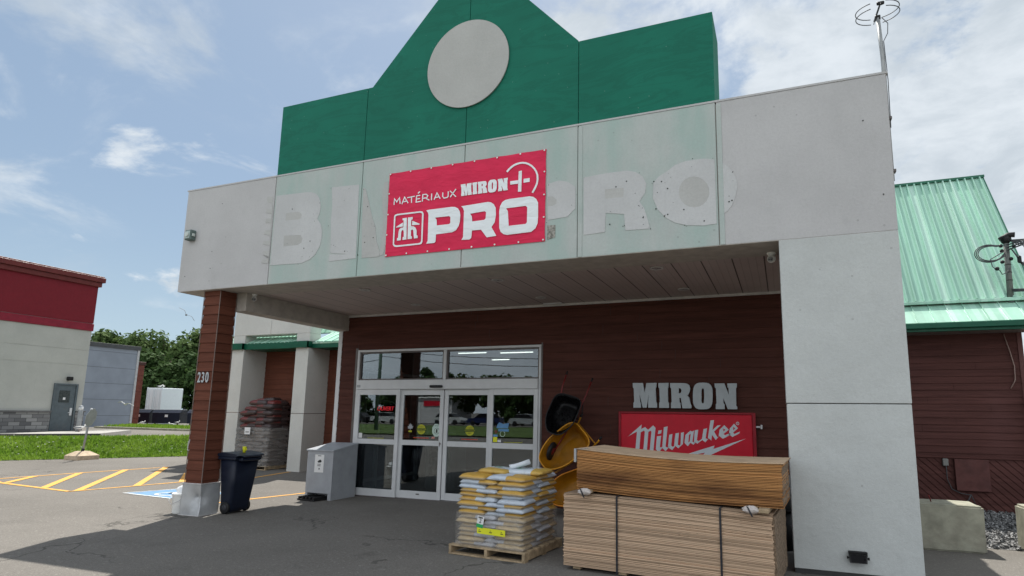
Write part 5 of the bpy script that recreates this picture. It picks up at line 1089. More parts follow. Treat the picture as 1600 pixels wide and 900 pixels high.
for i in range(NX):
    u0, u1 = i/NX, (i+1)/NX; z0_, z1_ = n2*th2+sagu(u0, 1)+.001, n2*th2+sagu(u1, 1)+.001
    vs_ = [T2 @ Vector(p) for p in ((u0*2.15, -.008, z0_), (u1*2.15, -.008, z1_), (u1*2.15, -.008, z1_+.010), (u0*2.15, -.008, z0_+.010), (u0*2.15, .87, z0_), (u1*2.15, .87, z1_), (u1*2.15, .87, z1_+.010), (u0*2.15, .87, z0_+.010))]
    v = [b.bm.verts.new(q) for q in vs_]
    for q in ((0, 1, 2, 3), (4, 7, 6, 5), (3, 2, 6, 7), (0, 4, 5, 1)): b._f([v[i_] for i_ in q])
fin('top_sheet', b, PLYF, be)
def wrapblock(x, label, w_=.12, wrap=True):
    s0 = sagl(x/2.175, 1); T = T1 @ Matrix.Translation((x, .0, zt1+s0+.006))
    t = thing('wood_spacer', label, 'spacer', T @ Vector((0, 0, 0)), 'wood spacers between the two plywood bundles')
    b = B(); b.box(-.05, .05, -.055, 1.02, .001, .038, .006, T); fin('block', b, WOOD, t)
    if wrap:
        bm = bmesh.new(); bmesh.ops.create_icosphere(bm, subdivisions=3, radius=1)
        for v in bm.verts: q = v.co.copy(); v.co = T @ Vector((q.x*w_*.62*(1+.3*noise.noise(q*3)), q.y*.055*(1+.25*noise.noise(q*4)) - .055, q.z*.034*(1+.4*noise.noise(q*5+Vector((4, 0, 0)))) + .022))
        fin('film_wrap', bm, plain('crinkled clear wrap', (.55, .50, .47), .2, bump=.8, bs=40), t)
        b = B(); b.prism([T @ Vector(p) for p in ((-.03, -.118, .06), (-.015, -.118, .06), (.03, -.118, -.03), (.012, -.118, -.03))], (0, -.004, 0)); fin('strap_end', b, STRAP, t)
    return t
wrapblock(.27, 'wood spacer in crinkled film at the left gap between plywood bundles'); wrapblock(1.98, 'wood spacer in crinkled film at the right gap between plywood bundles')
wrapblock(2.09, 'bare wood spacer at the far right gap between plywood bundles', .1, False)
# dark drum between plywood and pier
dr = thing('dark_drum', 'dark grey round machine partly hidden between the plywood and the pier', 'drum', (9.92, .95, 0))
b = B(); b.lathe([(.02, .98), (.12, .96), (.22, .88), (.26, .76), (.27, .50)], (9.60, 1.25, 0), 24); fin('drum_top', b, plain('dark grey drum', (.10, .105, .11), .5), dr)
b = B(); b.lathe([(.275, .47), (.28, .495)], (9.60, 1.25, 0), 24); b.lathe([(.25, 0), (.25, .465)], (9.60, 1.25, 0), 24); fin('drum_body', b, BLACK, dr)
b = B(); b.tube([(9.78, .96, .33), (9.85, .94, .24), (9.95, .95, .20), (10.1, 1, .18)], .01, 6); fin('cable', b, WIRE, dr)

# ---- wheelbarrows
def barrow(name, label, traym, rimm, loc, xa, za, grips, hl=1.0, group='wheelbarrows stood against the wall beside the doors', sc_=1.0):
    t = thing(name, label, 'wheelbarrow', loc, group)
    xa = Vector(xa).normalized(); za = Vector(za); za = (za - xa*za.dot(xa)).normalized(); ya = za.cross(xa)
    M_ = Matrix((xa, ya, za)).transposed().to_4x4() @ Matrix.Scale(sc_, 4)
    def add(n_, b, m): 
        bm = b.bm if isinstance(b, B) else b
        bm.transform(M_); o = fin(n_, bm, m); o.parent = t; return o
    def outline(s_, z, n=40):
        r = []
        for k in range(n):
            a = 2*math.pi*k/n; c_, s2 = math.cos(a), math.sin(a)
            ex = .42 if c_ > 0 else .75
            x = (.42 if c_ > 0 else .52)*math.copysign(abs(c_)**ex, c_); y = .33*math.copysign(abs(s2)**.55, s2)*(1 if x > -.1 else 1-.28*((-.1-x)/.42)**1.5)
            r.append((x*s_[0]+s_[2], y*s_[1], z))
        return r
    bm = bmesh.new(); secs = [outline(s_, z) for s_, z in (((1, 1, 0), 0), ((.93, .93, .0), -.06), ((.80, .80, .03), -.18), ((.66, .66, .06), -.255), ((.5, .5, .07), -.27))]
    vs_ = [[bm.verts.new(p) for p in s_] for s_ in secs]
    for p, q in zip(vs_, vs_[1:]):
        for k in range(40): bm.faces.new([p[k], p[(k+1) % 40], q[(k+1) % 40], q[k]]).smooth = True
    bm.faces.new(vs_[-1]); bmesh.ops.solidify(bm, geom=bm.faces[:], thickness=.008); add('tray', bm, traym)
    b = B(); o_ = outline((1.01, 1.01, 0), 0); b.tube(o_ + [o_[0]], .014, 8, False); add('tray_rim', b, rimm)
    b = B()
    for s_ in (-1, 1): b.tube([(-.80, .05*s_, -.34), (-.35, .14*s_, -.31), (.2, .24*s_, -.27), (.50+.12*hl, .30*s_, -.12), (.55+.40*hl, .31*s_, -.06)], .016, 8)
    b.tube([(.45, -.28, -.17), (.45, .28, -.17)], .012, 8); add('handle_bar', b, REDM if grips else YELW)
    for s_ in (-1, 1):
        b = B(); b.tube([(.53+.40*hl, .31*s_, -.063), (.60+.42*hl, .312*s_, -.05)], .020, 8); add('grip', b, BLACK)
    b = B()
    for s_ in (-1, 1): b.tube([(-.05, .19*s_, -.29), (.12, .24*s_, -.58), (.22, .25*s_, -.60), (.45, .27*s_, -.20)], .013, 8)
    b.tube([(.17, -.245, -.60), (.17, .245, -.60)], .012, 8); add('leg', b, BLACK)
    b = B(); b.lathe([(.10, -.035), (.17, -.045), (.20, -.02), (.20, .02), (.17, .045), (.10, .035)], (-.80, 0, -.34), 24, 'y'); w_ = add('wheel', b, BLACK)
    b = B(); b.lathe([(.02, -.06), (.10, -.03), (.10, .03), (.02, .06)], (-.80, 0, -.34), 16, 'y'); h_ = add('hub', b, rimm if grips is False else REDM)
    h_.parent = w_
    return t
barrow('wheelbarrow', 'black wheelbarrow with dark red handles stacked on top against the wall', BLACKG, BLACK, (6.24, 2.42, 1.67), (.24, .42, .86), (.10, -.92, .38), True, .95, sc_=.78)
barrow('wheelbarrow', 'yellow wheelbarrow tilted under the black one beside the door', YELW, YELW, (6.33, 2.30, 1.12), (.66, .25, .58), (.06, -.84, .50), False, .05, sc_=.92)
barrow('wheelbarrow', 'lowest yellow wheelbarrow mostly hidden behind the bag stack', YELW, plain('orange rim', (.62, .22, .02), .4), (6.50, 2.2, .46), (.80, .10, .30), (-.1, -.95, .25), False, .1, sc_=.80)

# ---- mulch bags in the left bay
gm = ground(-4.9, 6.3); MX0, MX1, MY0, MY1 = -5.48, -4.28, 6.22, 7.12
MXc, MYc = (MX0+MX1)/2, (MY0+MY1)/2
pallet('pallet', 'grey weathered pallet under the mulch bags between the white pillars', MXc, MYc, 0, 1.22, .92, gm)
mg = meshes('mulch_bag', .65, .45, .135, BAGG, 3, 50); mr = meshes('mulch_bag', .66, .46, .165, BAGR, 3, 70)
grp = 'mulch bags stacked in the left bay'; rnd = random.Random(9); nl = 19; mh = .098
for k in range(nl):
    z = gm+.115+.05+k*mh; loose = k >= 11; lay = nl-1-k
    sp = [(-.27, -.22, 0), (.29, -.20, 0), (-.27, .22, 0), (.29, .22, 0)] if k % 2 else [(-.36, 0, 90), (.05, -.21, 0), (.38, -.02, 90), (.02, .23, 0)]
    wheres = ('front left', 'front right', 'back left', 'back right') if k % 2 else ('far left', 'front middle', 'far right', 'back middle')
    for (x, y, rz), wh in zip(sp, wheres):
        if k >= 17 and 'left' in wh: continue
        place((mr if loose else mg)[rnd.randrange(3)], 'mulch_bag', f"{'loose dark red' if loose else 'wrapped grey brown'} mulch bag, {wh} one in layer {lay+1} counted from the top", 'bag', grp,
              (MXc+x+rnd.gauss(0, .012), MYc+y+rnd.gauss(0, .01), z+rnd.gauss(0, .004)), R(rz)+rnd.gauss(0, .06), rnd.gauss(0, .03), rnd.gauss(0, .03))
place(mr[0], 'mulch_bag', 'dark red mulch bag slumped alone on top of the mulch stack', 'bag', grp, (MXc+.05, MYc-.02, gm+.165+19*mh-.02), R(12), .05, -.08)
b = B(); bm = b.bm; rings = []
for iz in range(20):
    z = gm+.10+iz*(.10+11*mh-.06)/19; rr = []
    for a, c in (((-1, -1), (1, -1)), ((1, -1), (1, 1)), ((1, 1), (-1, 1)), ((-1, 1), (-1, -1))):
        for k in range(14):
            t = k/14; x, y = a[0]+(c[0]-a[0])*t, a[1]+(c[1]-a[1])*t; r_ = 1+.012*math.sin(z/mh*6.28)+noise.noise(Vector((x*2, y*2, z*7)))*.025
            rr.append(bm.verts.new((MXc+x*.635*r_, MYc+y*.475*r_, z)))
    rings.append(rr)
for p, q in zip(rings, rings[1:]):
    for k in range(56): bm.faces.new([p[k], p[(k+1) % 56], q[(k+1) % 56], q[k]]).smooth = True
o = tag(fin('stretch_film', b, FILMG), 'cloudy stretch film round the lower mulch bags in the left bay', 'film'); recenter(o, (MXc, MYc, gm+.1))
nt_ = thing('paper_notice', 'small white paper stuck on the wrapped mulch bags', 'notice', (-5.02, MY0-.06, 1.02))
flat([rect(-5.12, -4.90, .93, 1.13)], 6.14, .003, 'sheet', PAPER, nt_); flat([rect(-5.08, -4.94, .98, 1.02)], 6.136, .001, 'print', plain('grey print', (.3, .3, .3), .7), nt_)

# ---- concrete blocks on the right
def block(x0, x1, y0, y1, h, label):
    bm = bmesh.new(); bmesh.ops.create_cube(bm, size=1)
    for v in bm.verts: v.co = Vector(((x0+x1)/2+v.co.x*(x1-x0), (y0+y1)/2+v.co.y*(y1-y0), h/2+v.co.z*h))
    bmesh.ops.bevel(bm, geom=bm.edges[:], offset=.025, segments=2, affect='EDGES'); bmesh.ops.subdivide_edges(bm, edges=bm.edges[:], cuts=5, use_grid_fill=True)
    for v in bm.verts: v.co += Vector((noise.noise(v.co*5), noise.noise(v.co*5+Vector((9, 0, 0))), noise.noise(v.co*5+Vector((0, 9, 0)))))*.010
    o = tag(fin('concrete_block', bm, CONC), label, 'concrete block', 'concrete barrier blocks by the right wing'); return recenter(o, ((x0+x1)/2, (y0+y1)/2, 0))
block(10.55, 12.03, 1.87, 2.45, .565, 'long pale concrete block just right of the stucco pier')
block(12.52, 13.9, 1.87, 2.5, .565, 'concrete block at the right edge of the gravel gap')
rd = tag(fin('rebar_hook', B().tube([(11.52, 2.15, .56), (11.50, 2.12, .62), (11.49, 2.1, .65)], .008, 6), REDM), 'short rusty steel hook on top of the long concrete block', 'hook'); recenter(rd, (11.5, 2.12, .6))
# ================================================================ BACKGROUND, LEFT
XN = -18.79
nb = thing('restaurant_building', 'neighbour building with dark red upper band, grey stucco and stone foot', 'building', (-24, 2, .5))
def np_(n, b, m): return fin(n, b, m, nb)
b = B(); b.box(-34, XN-.01, -14, 9.76, .4, 7.1); np_('wall_core', b, ST_NEI)
b = B(); b.box(XN-.01, XN, -14, 9.77, 1.5, 3.45); b.box(XN-.01, XN, -14, 9.77, 3.48, 4.11); b.box(XN-.01, XN, -14, 9.77, 4.14, 5.0); np_('stucco_wall', b, ST_NEI)
b = B(); b.box(XN-.01, XN+.02, -14, 9.79, 5.34, 7.0); np_('red_band', b, NEIR)
b = B(); b.box(XN-.01, XN+.05, -14, 9.81, 5.0, 5.32, .01); np_('red_belt', b, NEIRL)
b = B(); b.box(-34.2, XN+.12, -14, 9.88, 7.0, 7.20, .01); b.box(-34.2, XN+.20, -14, 9.97, 7.205, 7.42, .01); b.box(-34.2, XN+.16, -14, 9.93, 7.425, 7.48, .01); np_('cornice', b, plain('dark red cornice', (.13, .022, .02), .5))
b = B(); b.box(XN-.01, XN+.08, -14, 8.58, .5, 1.44); b.box(XN-.01, XN+.08, 9.52, 9.85, .5, 1.44); np_('stone_base', b, STONE)
b = B(); b.box(XN-.01, XN+.13, -14, 8.58, 1.44, 1.50); b.box(XN-.01, XN+.13, 9.52, 9.88, 1.44, 1.50); np_('stone_cap', b, plain('dark cap stone', (.14, .14, .14), .8))
b = B(); b.box(XN, XN+.08, 8.60, 8.67, .56, 2.64); b.box(XN, XN+.08, 9.43, 9.50, .56, 2.64); b.box(XN, XN+.08, 8.671, 9.429, 2.58, 2.64); np_('door_frame', b, DOORG)
b = B(); b.box(XN, XN+.045, 8.68, 9.42, .57, 2.575); dd = np_('door', b, DOORG)
b = B(); b.box(XN+.046, XN+.06, 8.82, 9.22, 1.85, 2.35); fin('vision_panel', b, plain('dark door glass', (.05, .06, .06), .3), dd)
b = B(); b.box(XN+.062, XN+.066, 8.97, 9.06, 1.96, 2.06); fin('sticker', b, PAPER, dd)
b = B(); b.box(XN+.05, XN+.10, 9.28, 9.36, 1.30, 1.62, .01); b.tube([(XN+.1, 9.3, 1.42), (XN+.13, 9.2, 1.42)], .015, 6); fin('handle', b, ALU, dd)
b = B(); b.box(XN+.01, XN+.20, 9.02, 9.20, 2.78, 2.94, .02); np_('door_lamp', b, BLACK)
b = B(); b.lathe([(.45, 0), (.45, .42), (.52, .44), (.52, .58), (.35, .66)], (-21.3, 8.0, 7.3), 20); np_('roof_vent', b, plain('grey roof vent', (.35, .36, .36), .5, .2))
pb = thing('door_bollard', 'grey steel bollard beside the neighbour building door', 'bollard', (-17.55, 9.0, .6))
b = B(); b.lathe([(.085, 0), (.085, 1.12), (.07, 1.16), (.01, 1.18)], (-17.55, 9.02, .55), 16); fin('post', b, plain('steel bollard', (.30, .32, .34), .5, .1), pb)
b = B(); b.lathe([(.0875, 1.0), (.0875, 1.10)], (-17.55, 9.02, .55), 16); fin('band', b, ALU, pb)
# grey block building and the board building behind it
gb2 = thing('grey_building', 'plain blue grey block building beyond the neighbour', 'building', (-38, 12, .4))
b = B(); b.box(-48, -34, 2, 22.1, .3, 5.85); fin('wall', b, GREYC, gb2)
b = B(); b.box(-48, -33.9, 2, 22.2, 5.80, 6.08, .01); fin('coping', b, plain('dark grey coping', (.07, .075, .08), .6), gb2)
b = B(); b.box(-34.0, -33.95, 22.02, 22.16, .3, 5.8); fin('corner_trim', b, plain('pale corner', (.45, .46, .47), .5), gb2)
ob = thing('board_building', 'terracotta board clad annex behind the grey building', 'building', (-41, 24, .4))
b = B(); b.box(-48, -38.6, 20, 25.75, .3, 5.1); fin('wall', b, ORNG, ob)
b = B()
for k in range(11): b.box(-38.6, -38.57, 20, 25.76, .4+k*.43, .4+k*.43+.40, .01)
fin('cladding_board', b, ORNG, ob); b = B(); b.box(-48, -38.5, 20, 25.82, 5.08, 5.35, .02); fin('coping', b, plain('dark red brown coping', (.07, .03, .025), .6), ob)
ct = thing('storage_container', 'pale blue white shipping container behind the dark rubbish containers', 'container', (-44, 31.6, .4))
b = B(); b.box(-44.7, -42.9, 30.5, 32.6, .25, 3.50, .03)
T_ = Matrix.Identity(4); fin('container_body', b, CONT, ct)
b = B()
for k in range(4): x = -44.5+k*.45; b.box(x, x+.09, 30.46, 30.498, .7, 3.35)
b.box(-43.8, -43.76, 30.44, 30.47, .6, 3.4); b.box(-42.898, -42.85, 30.5, 30.6, .3, 3.55); b.box(-44.75, -44.702, 30.45, 30.55, .5, 3.55); fin('ribs', b, CONT, ct)
ct2 = thing('white_shed', 'low pale blue box trailer right of the thin cypress', 'trailer', (-40.4, 33.6, .4))
b = B(); b.box(-40.3, -39.2, 33.2, 34.2, .5, 1.75, .02); fin('box', b, CONT, ct2); b = B(); b.box(-40.2, -39.3, 33.3, 34.1, .22, .49); fin('undercarriage', b, BLACK, ct2)
def dumpster(x, y, w_, label, rz=R(28)):
    t = thing('waste_container', label, 'waste container', (x, y, .22), 'dark waste containers in a row at the far lot'); hw = w_/2
    def pp(n, b, m, par=t): o = fin(n, b, m); o.parent = par; return o
    b = B(); b.prism([(-hw, -.75, .22), (-hw, .75, .22), (-hw, .8, 1.15), (-hw, -.8, 1.15)], (w_, 0, 0)); bd_ = pp('container_body', b, NAVY)
    b = B(); b.prism([(-hw-.05, -.84, 1.16), (-hw-.05, -.5, 1.42), (-hw-.05, .5, 1.42), (-hw-.05, .84, 1.16)], (w_+.1, 0, 0)); l_ = pp('lid', b, NAVY)
    b = B(); b.box(-hw-.08, hw+.08, -.40, .40, 1.421, 1.46, .02); pp('lid_edge', b, plain('grey lid edge', (.25, .27, .30), .5))
    b = B(); b.box(-.10, .16, -.80, -.77, .78, 1.0); pp('label_plate', b, PAPER); 
    for sx in (-hw+.2, hw-.2):
        b = B(); b.lathe([(.10, -.03), (.12, 0), (.10, .03)], (sx, -.6, .12), 12, 'x'); pp('wheel', b, BLACK)
    t.rotation_euler = (0, 0, rz); t.scale = (.92, .92, .92); return t
dumpster(-41.05, 27.8, 1.9, 'leftmost dark waste container of the far row, left of the gull'); dumpster(-38.75, 28.55, 2.3, 'middle dark waste container with white plate in the far row'); dumpster(-36.3, 29.6, 1.9, 'rightmost dark waste container of the far row next to the column')
dumpster(-42.7, 27.0, 1.4, 'dark waste container half behind the grey building corner')
# stop sign seen from behind, leaning in a concrete foot
sg = thing('road_sign', 'leaning grey road sign seen from behind on a sandy concrete foot', 'road sign', (-12.35, 6.15, ground(-12.35, 6.15)))
p0 = Vector((-12.30, 6.14, ground(-12.3, 6.14)+.22)); p1 = Vector((-11.93, 6.02, 1.62))
b = B(); b.tube([p0, p1], .033, 8); fin('post', b, SIGNB, sg)
b = B(); b.tube([p0-Vector((.02, 0, .05)), p0+(p1-p0)*.10], .045, 8); fin('post_socket', b, BLACK, sg)
d_ = (p1-p0).normalized(); cn = p0+(p1-p0)*.80; side = Vector((-.5, .86, 0)); side = (side - d_*side.dot(d_)).normalized(); nn = side.cross(d_)
pts = [cn + side*.31*math.cos(R(22.5+45*k)) + d_*.31*math.sin(R(22.5+45*k)) + nn*.035 for k in range(8)]
b = B(); b.prism(pts, nn*.006); fin('sign_plate', b, SIGNB, sg)
b = B(); zg = ground(-12.35, 6.15)-.02
bs_ = [(-.34, -.34, 0), (.34, -.34, 0), (.34, .34, 0), (-.34, .34, 0)]; ms_ = [(x, y, .16) for x, y, _ in bs_]; tp = [(x*.42, y*.42, .30) for x, y, _ in bs_]; vv = [[b.bm.verts.new((x-12.33, y+6.16, z+zg)) for x, y, z in q] for q in (bs_, ms_, tp)]
for a, c in zip(vv, vv[1:]):
    for k in range(4): b._f([a[k], a[(k+1) % 4], c[(k+1) % 4], c[k]])
b._f(vv[2]); b._f(vv[0][::-1]); fin('concrete_foot', b, CONCP, sg)

# gulls
def gull(name, label, loc, rz, fly=False, sc_=1.0, dark=False, bank=0, pitch=0):
    bm = bmesh.new(); bmesh.ops.create_uvsphere(bm, u_segments=14, v_segments=10, radius=1)
    for v in bm.verts:
        x, y, z = v.co; t = (x+1)/2
        v.co = Vector((x*.20, y*.062*(1-.35*abs(x)), z*.062*(1-.3*abs(x)) + (.0 if fly else .05*max(0, x)**2)))
    head = bmesh.ops.create_uvsphere(bm, u_segments=10, v_segments=8, radius=.042)['verts']
    for v in head: v.co += Vector((.19, 0, .05 if fly else .10))
    bk_ = bmesh.ops.create_cone(bm, segments=6, radius1=.014, radius2=.002, depth=.05, cap_ends=True)['verts']
    for v in bk_: v.co = Matrix.Rotation(R(95), 3, 'Y') @ v.co + Vector((.245, 0, .045 if fly else .092))
    t_ = [bm.verts.new(p) for p in ((-.15, -.03, .01), (-.15, .03, .01), (-.30, .05, .0), (-.30, -.05, .0))]; bm.faces.new(t_)
    t = thing(name, label, 'gull', loc)
    o = fin('body', bm, GULLG if dark else GULLW); o.parent = t
    if fly:
        for s_ in (-1, 1):
            bm = bmesh.new(); rows = []
            for k in range(9):
                u = k/8; y = s_*(.04+.62*u); zc_ = .16*math.sin(min(1, u*1.9)*1.57)-.14*max(0, u-.45)*1.4; ch = .15*(1-u)**.5+.02; xc = .03+.06*math.sin(u*3.1)-.16*u*u
                rows.append([bm.verts.new((xc+ch*.5, y, zc_)), bm.verts.new((xc, y, zc_+.022)), bm.verts.new((xc-ch*.6, y, zc_-.004)), bm.verts.new((xc, y, zc_-.006))])
            for a, c in zip(rows, rows[1:]):
                for q in range(4): bm.faces.new([a[q], a[(q+1) % 4], c[(q+1) % 4], c[q]]).smooth = True
            o = fin('wing', bm, GULLG if dark else GULLW); o.parent = t
    else:
        b = B(); b.prism([(-.20, -.066, .02), (.08, -.064, .05), (.10, -.06, -.01), (-.10, -.062, -.03)], (0, .008, 0)); b.prism([(-.20, .058, .02), (.08, .056, .05), (.10, .052, -.01), (-.10, .054, -.03)], (0, .008, 0)); o = fin('folded_wing', b, GULLG); o.parent = t
        b = B(); b.tube([(.0, -.025, -.05), (.0, -.025, -.17)], .006, 5); b.tube([(.0, .025, -.05), (.0, .025, -.17)], .006, 5); o = fin('legs', b, ORNG); o.parent = t
    t.scale = (sc_,)*3; t.rotation_euler = (bank, pitch, rz); return t
gull('flying_gull', 'dark gull gliding high in the sky left of the canopy', (-13.67, 10.29, 5.57), R(-37), True, .6, True, R(-40), R(8))
gull('flying_gull', 'white gull flying low in front of the grey building', (-13.14, 7.88, 1.78), R(-60), True, .44, False, R(-12), R(-14))
for (x, y, z), rz, lb in (((-17.20, 8.85, .83), 40, 'white gull standing beside the grey door bollard'), ((-35.9, 24.3, .58), 100, 'white gull on the asphalt below the leftmost waste container'),
        ((-33.0, 24.9, .62), 10, 'white gull on the asphalt below the middle waste container'), ((-28.0, 20.8, .62), 200, 'white gull standing left on the far pavement near the grass island'), ((-25.3, 21.2, .62), 150, 'white gull standing nearest the column on the far pavement'),
        ((-43.9, 31.0, 3.68), 30, 'left of two gulls perched on the pale container roof'), ((-43.4, 31.0, 3.68), 160, 'right of two gulls perched on the pale container roof')):
    gull('standing_gull', lb, (x, y, z), R(rz), False, 1.0)

# ================================================================ TREES
def crown(bm, c, rx, rz, n, leaf, rnd, clumps=26, low=-.55):
    cl = []
    for _ in range(clumps):
        while True:
            d = Vector((rnd.gauss(0, 1), rnd.gauss(0, 1), rnd.gauss(0, 1))).normalized()
            if d.z > low: break
        q = rnd.uniform(.45, .92); cl.append((c + Vector((d.x*rx*q, d.y*rx*q, d.z*rz*q)), rx*rnd.uniform(.20, .38)))
    for i in range(n):
        p0_, r_ = cl[rnd.randrange(clumps)]; d = Vector((rnd.gauss(0, 1), rnd.gauss(0, 1), rnd.gauss(0, .8))).normalized()
        p = p0_ + d*r_*rnd.uniform(.55, 1.08); s_ = leaf*rnd.uniform(.6, 1.4)
        nrm = (d + Vector((rnd.gauss(0, .6), rnd.gauss(0, .6), rnd.gauss(0, .6)+.4))).normalized(); u = nrm.orthogonal().normalized(); u = Matrix.Rotation(rnd.uniform(0, 6.28), 3, nrm) @ u; v = nrm.cross(u)
        bm.faces.new([bm.verts.new(p+u*s_), bm.verts.new(p+v*s_*.55), bm.verts.new(p-u*s_*.8), bm.verts.new(p-v*s_*.55)])
    return cl
def tree(name, label, x, y, z0, h, rx, rz, n, leaf, seed, m=LEAF, group=None, low=-.55, clumps=26):
    t = thing(name, label, 'tree', (x, y, z0), group); rnd = random.Random(seed); bm = bmesh.new(); cc_ = Vector((0, 0, h-rz)); cl = crown(bm, cc_, rx, rz, n, leaf, rnd, clumps, low)
    me = bpy.data.meshes.new('crown'); bm.to_mesh(me); bm.free(); o = link('crown', me, m); o.parent = t
    b = B(); tr_ = h*.022+.05; b.tube([(0, 0, -.1), (rnd.gauss(0, .1), rnd.gauss(0, .1), h*.3), (rnd.gauss(0, .2), rnd.gauss(0, .2), h*.62), (0, 0, h*.85)], tr_, 8, True, tr_*.3)
    for k in range(6): p = cl[k][0]; b.tube([(0, 0, h*(.25+.06*k)), tuple(p*.6+Vector((0, 0, h*.15))), tuple(p)], tr_*.4, 6, True, tr_*.1)
    o = fin('trunk', b, BARK); o.parent = t; return t
g1 = 'broadleaf trees beyond the far lot'
tree('broadleaf_tree', 'leftmost broad tree rising over the grey building roof', -70.5, 42.0, .4, 10.4, 4.6, 5.2, 9000, .34, 1, LEAF, g1)
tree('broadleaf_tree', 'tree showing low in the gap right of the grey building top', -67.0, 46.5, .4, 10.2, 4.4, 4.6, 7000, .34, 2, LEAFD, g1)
tree('broadleaf_tree', 'big round tree behind the pale container', -57.8, 40.6, .4, 10.9, 4.8, 5.3, 12000, .30, 3, LEAF, g1, -.9, 34)
tree('broadleaf_tree', 'broad tree directly left of the brown column', -55.0, 43.6, .4, 11.4, 4.8, 5.5, 12000, .30, 4, LEAF, g1, -.9, 34)
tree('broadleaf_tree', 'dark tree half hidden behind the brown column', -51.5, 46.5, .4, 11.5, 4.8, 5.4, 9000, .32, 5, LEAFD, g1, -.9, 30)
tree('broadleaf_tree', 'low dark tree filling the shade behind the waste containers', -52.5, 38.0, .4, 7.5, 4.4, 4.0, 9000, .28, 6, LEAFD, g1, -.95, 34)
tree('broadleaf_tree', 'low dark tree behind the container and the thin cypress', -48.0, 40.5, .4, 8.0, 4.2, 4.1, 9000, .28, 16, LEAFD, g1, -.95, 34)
tree('cypress', 'thin upright young cypress right of the pale container', -38.4, 31.0, .4, 2.9, .42, 1.35, 2200, .09, 7, LEAF, None, -.98, 20)
tree('cedar_shrub', 'tall dark shrub at the corner of the right wing', 14.22, 5.85, -.05, 3.3, .42, 1.62, 9000, .07, 8, LEAFD, None, -.98, 40)
# ---- the street behind the camera, seen only as reflections in the door glass
g2 = 'trees across the street reflected in the door glass'
rnd = random.Random(12)
lab2 = ['reflected round tree at the left of the street row', 'reflected dense tree second in the street row', 'reflected tall tree third in the street row', 'reflected dark tree in the middle of the street row', 'reflected wide tree fifth in the street row', 'reflected loose tree sixth in the street row', 'reflected dense tree seventh in the street row', 'reflected low tree eighth in the street row', 'reflected tree at the right end of the street row']
for k in range(9): tree('street_tree', lab2[k], -53+k*5.8+rnd.uniform(-1, 1), -64+rnd.uniform(-2, 2), 0, rnd.uniform(6.6, 8.8) if k != 0 else 5, 3.4, 3.3, 5000, .30, 40+k, LEAFD, g2, -.95)
def car(label, x, y, rz, c):
    m = plain('car paint '+label[:14], c, .25, .3, .03); t = thing('parked_car', label, 'car', (x, y, .01), 'cars parked across the street')
    def pp(n, b, mm, par=t): o = fin(n, b, mm); o.parent = par; return o
    pr = [(-2.2, .35), (-2.2, .85), (-2.05, .95), (-1.2, 1.0), (1.1, .98), (2.05, .85), (2.25, .6), (2.25, .32)]
    b = B(); b.prism([(x_, -.88, z_) for x_, z_ in pr], (0, 1.76, 0)); pp('body', b, m)
    cb_ = [(-1.75, .99), (-1.3, 1.42), (-.2, 1.48), (.6, 1.40), (1.25, .985)]; b = B(); b.prism([(x_, -.74, z_) for x_, z_ in cb_], (0, 1.48, 0)); pp('window', b, BLACKG)
    b = B(); b.prism([(-1.32, -.72, 1.425), (-.2, -.72, 1.485), (.6, -.72, 1.405), (.6, -.72, 1.44), (-.2, -.72, 1.52), (-1.32, -.72, 1.46)], (0, 1.44, 0)); pp('roof', b, m)
    for sx in (-1.35, 1.4):
        for sy in (-.86, .86): b = B(); b.lathe([(.2, -.1), (.32, -.1), (.33, 0), (.32, .1), (.2, .1)], (sx, sy, .33), 16, 'y'); pp('wheel', b, BLACK)
    for sy in (-.7, .45): b = B(); b.box(2.2, 2.27, sy, sy+.25, .6, .75, .01); pp('headlight', b, WHPL)
    t.rotation_euler = (0, 0, rz)
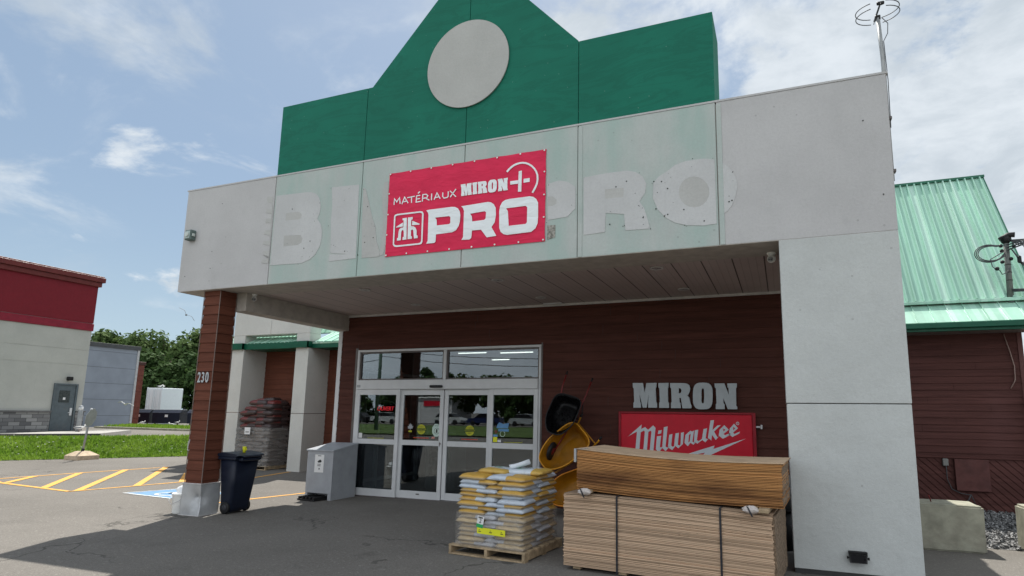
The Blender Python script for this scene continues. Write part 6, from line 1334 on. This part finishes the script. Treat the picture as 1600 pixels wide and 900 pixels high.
for a in (('white car reflected at the left of the right door pane', -30.5, -54, .1, (.6, .6, .6)), ('dark blue car reflected in the third door leaf', -25.6, -54.5, 3.0, (.02, .03, .10)), ('silver car reflected in the middle of the fourth leaf', -19.5, -54, .15, (.45, .46, .48)), ('grey car reflected at the right of the fourth leaf', -14.0, -54.5, 3.2, (.15, .15, .16)), ('white car reflected in the first door leaf', -40.5, -54.5, 0, (.55, .55, .55)), ('black car reflected between the white ones', -45.5, -54, 3.1, (.03, .03, .03))): car(*a)
rs = thing('roadside_shop', 'white shop with red sign band reflected in the second door leaf', 'building', (-40, -62, 0))
b = B(); b.box(-41.5, -34.0, -66, -60.2, 0, 3.6); fin('wall', b, plain('far white wall', (.5, .5, .5), .7), rs); b = B(); b.box(-38.6, -34.6, -60.19, -60.1, 2.5, 3.2); fin('sign_band', b, REDS, rs); b = B(); b.box(-41.7, -33.8, -66.1, -59.9, 3.61, 3.8); fin('roof', b, WHPL, rs)
poles = []
for x, lb in ((-60, 'far left utility pole across the street'), (-24.3, 'wooden utility pole reflected in the left transom'), (12, 'utility pole across the street behind the photographer')):
    t = thing('utility_pole', lb, 'utility pole', (x, -31, 0), 'utility poles along the street'); b = B(); b.tube([(0, 0, 0), (0, 0, 10)], .17, 10, True, .11); o = fin('pole', b, plain('green grey pole', (.10, .15, .12), .7)); o.parent = t
    b = B(); b.box(-1.2, 1.2, -.06, .06, 9.2, 9.35); o = fin('crossarm', b, WOODP); o.parent = t
k = 0
for (za, zb, yy) in ((9.4, 9.4, -31.0), (9.4, 9.4, -30.2), (8.2, 8.0, -31.1), (7.2, 7.0, -31.1), (6.6, 6.3, -31.1)):
    b = B()
    for xa, xb in ((-60, -24.3), (-24.3, 12)): b.tube([(xa+(xb-xa)*t/12, yy, za+(zb-za)*t/12-1.1*4*(t/12)*(1-t/12)) for t in range(13)], .03, 5)
    o = tag(fin('overhead_wire', b, WIRE), ('top rear', 'top front', 'third', 'fourth', 'lowest')[k] + ' overhead wire strung between the street poles', 'wire', 'overhead wires along the street'); recenter(o, (-24, yy, za)); k += 1
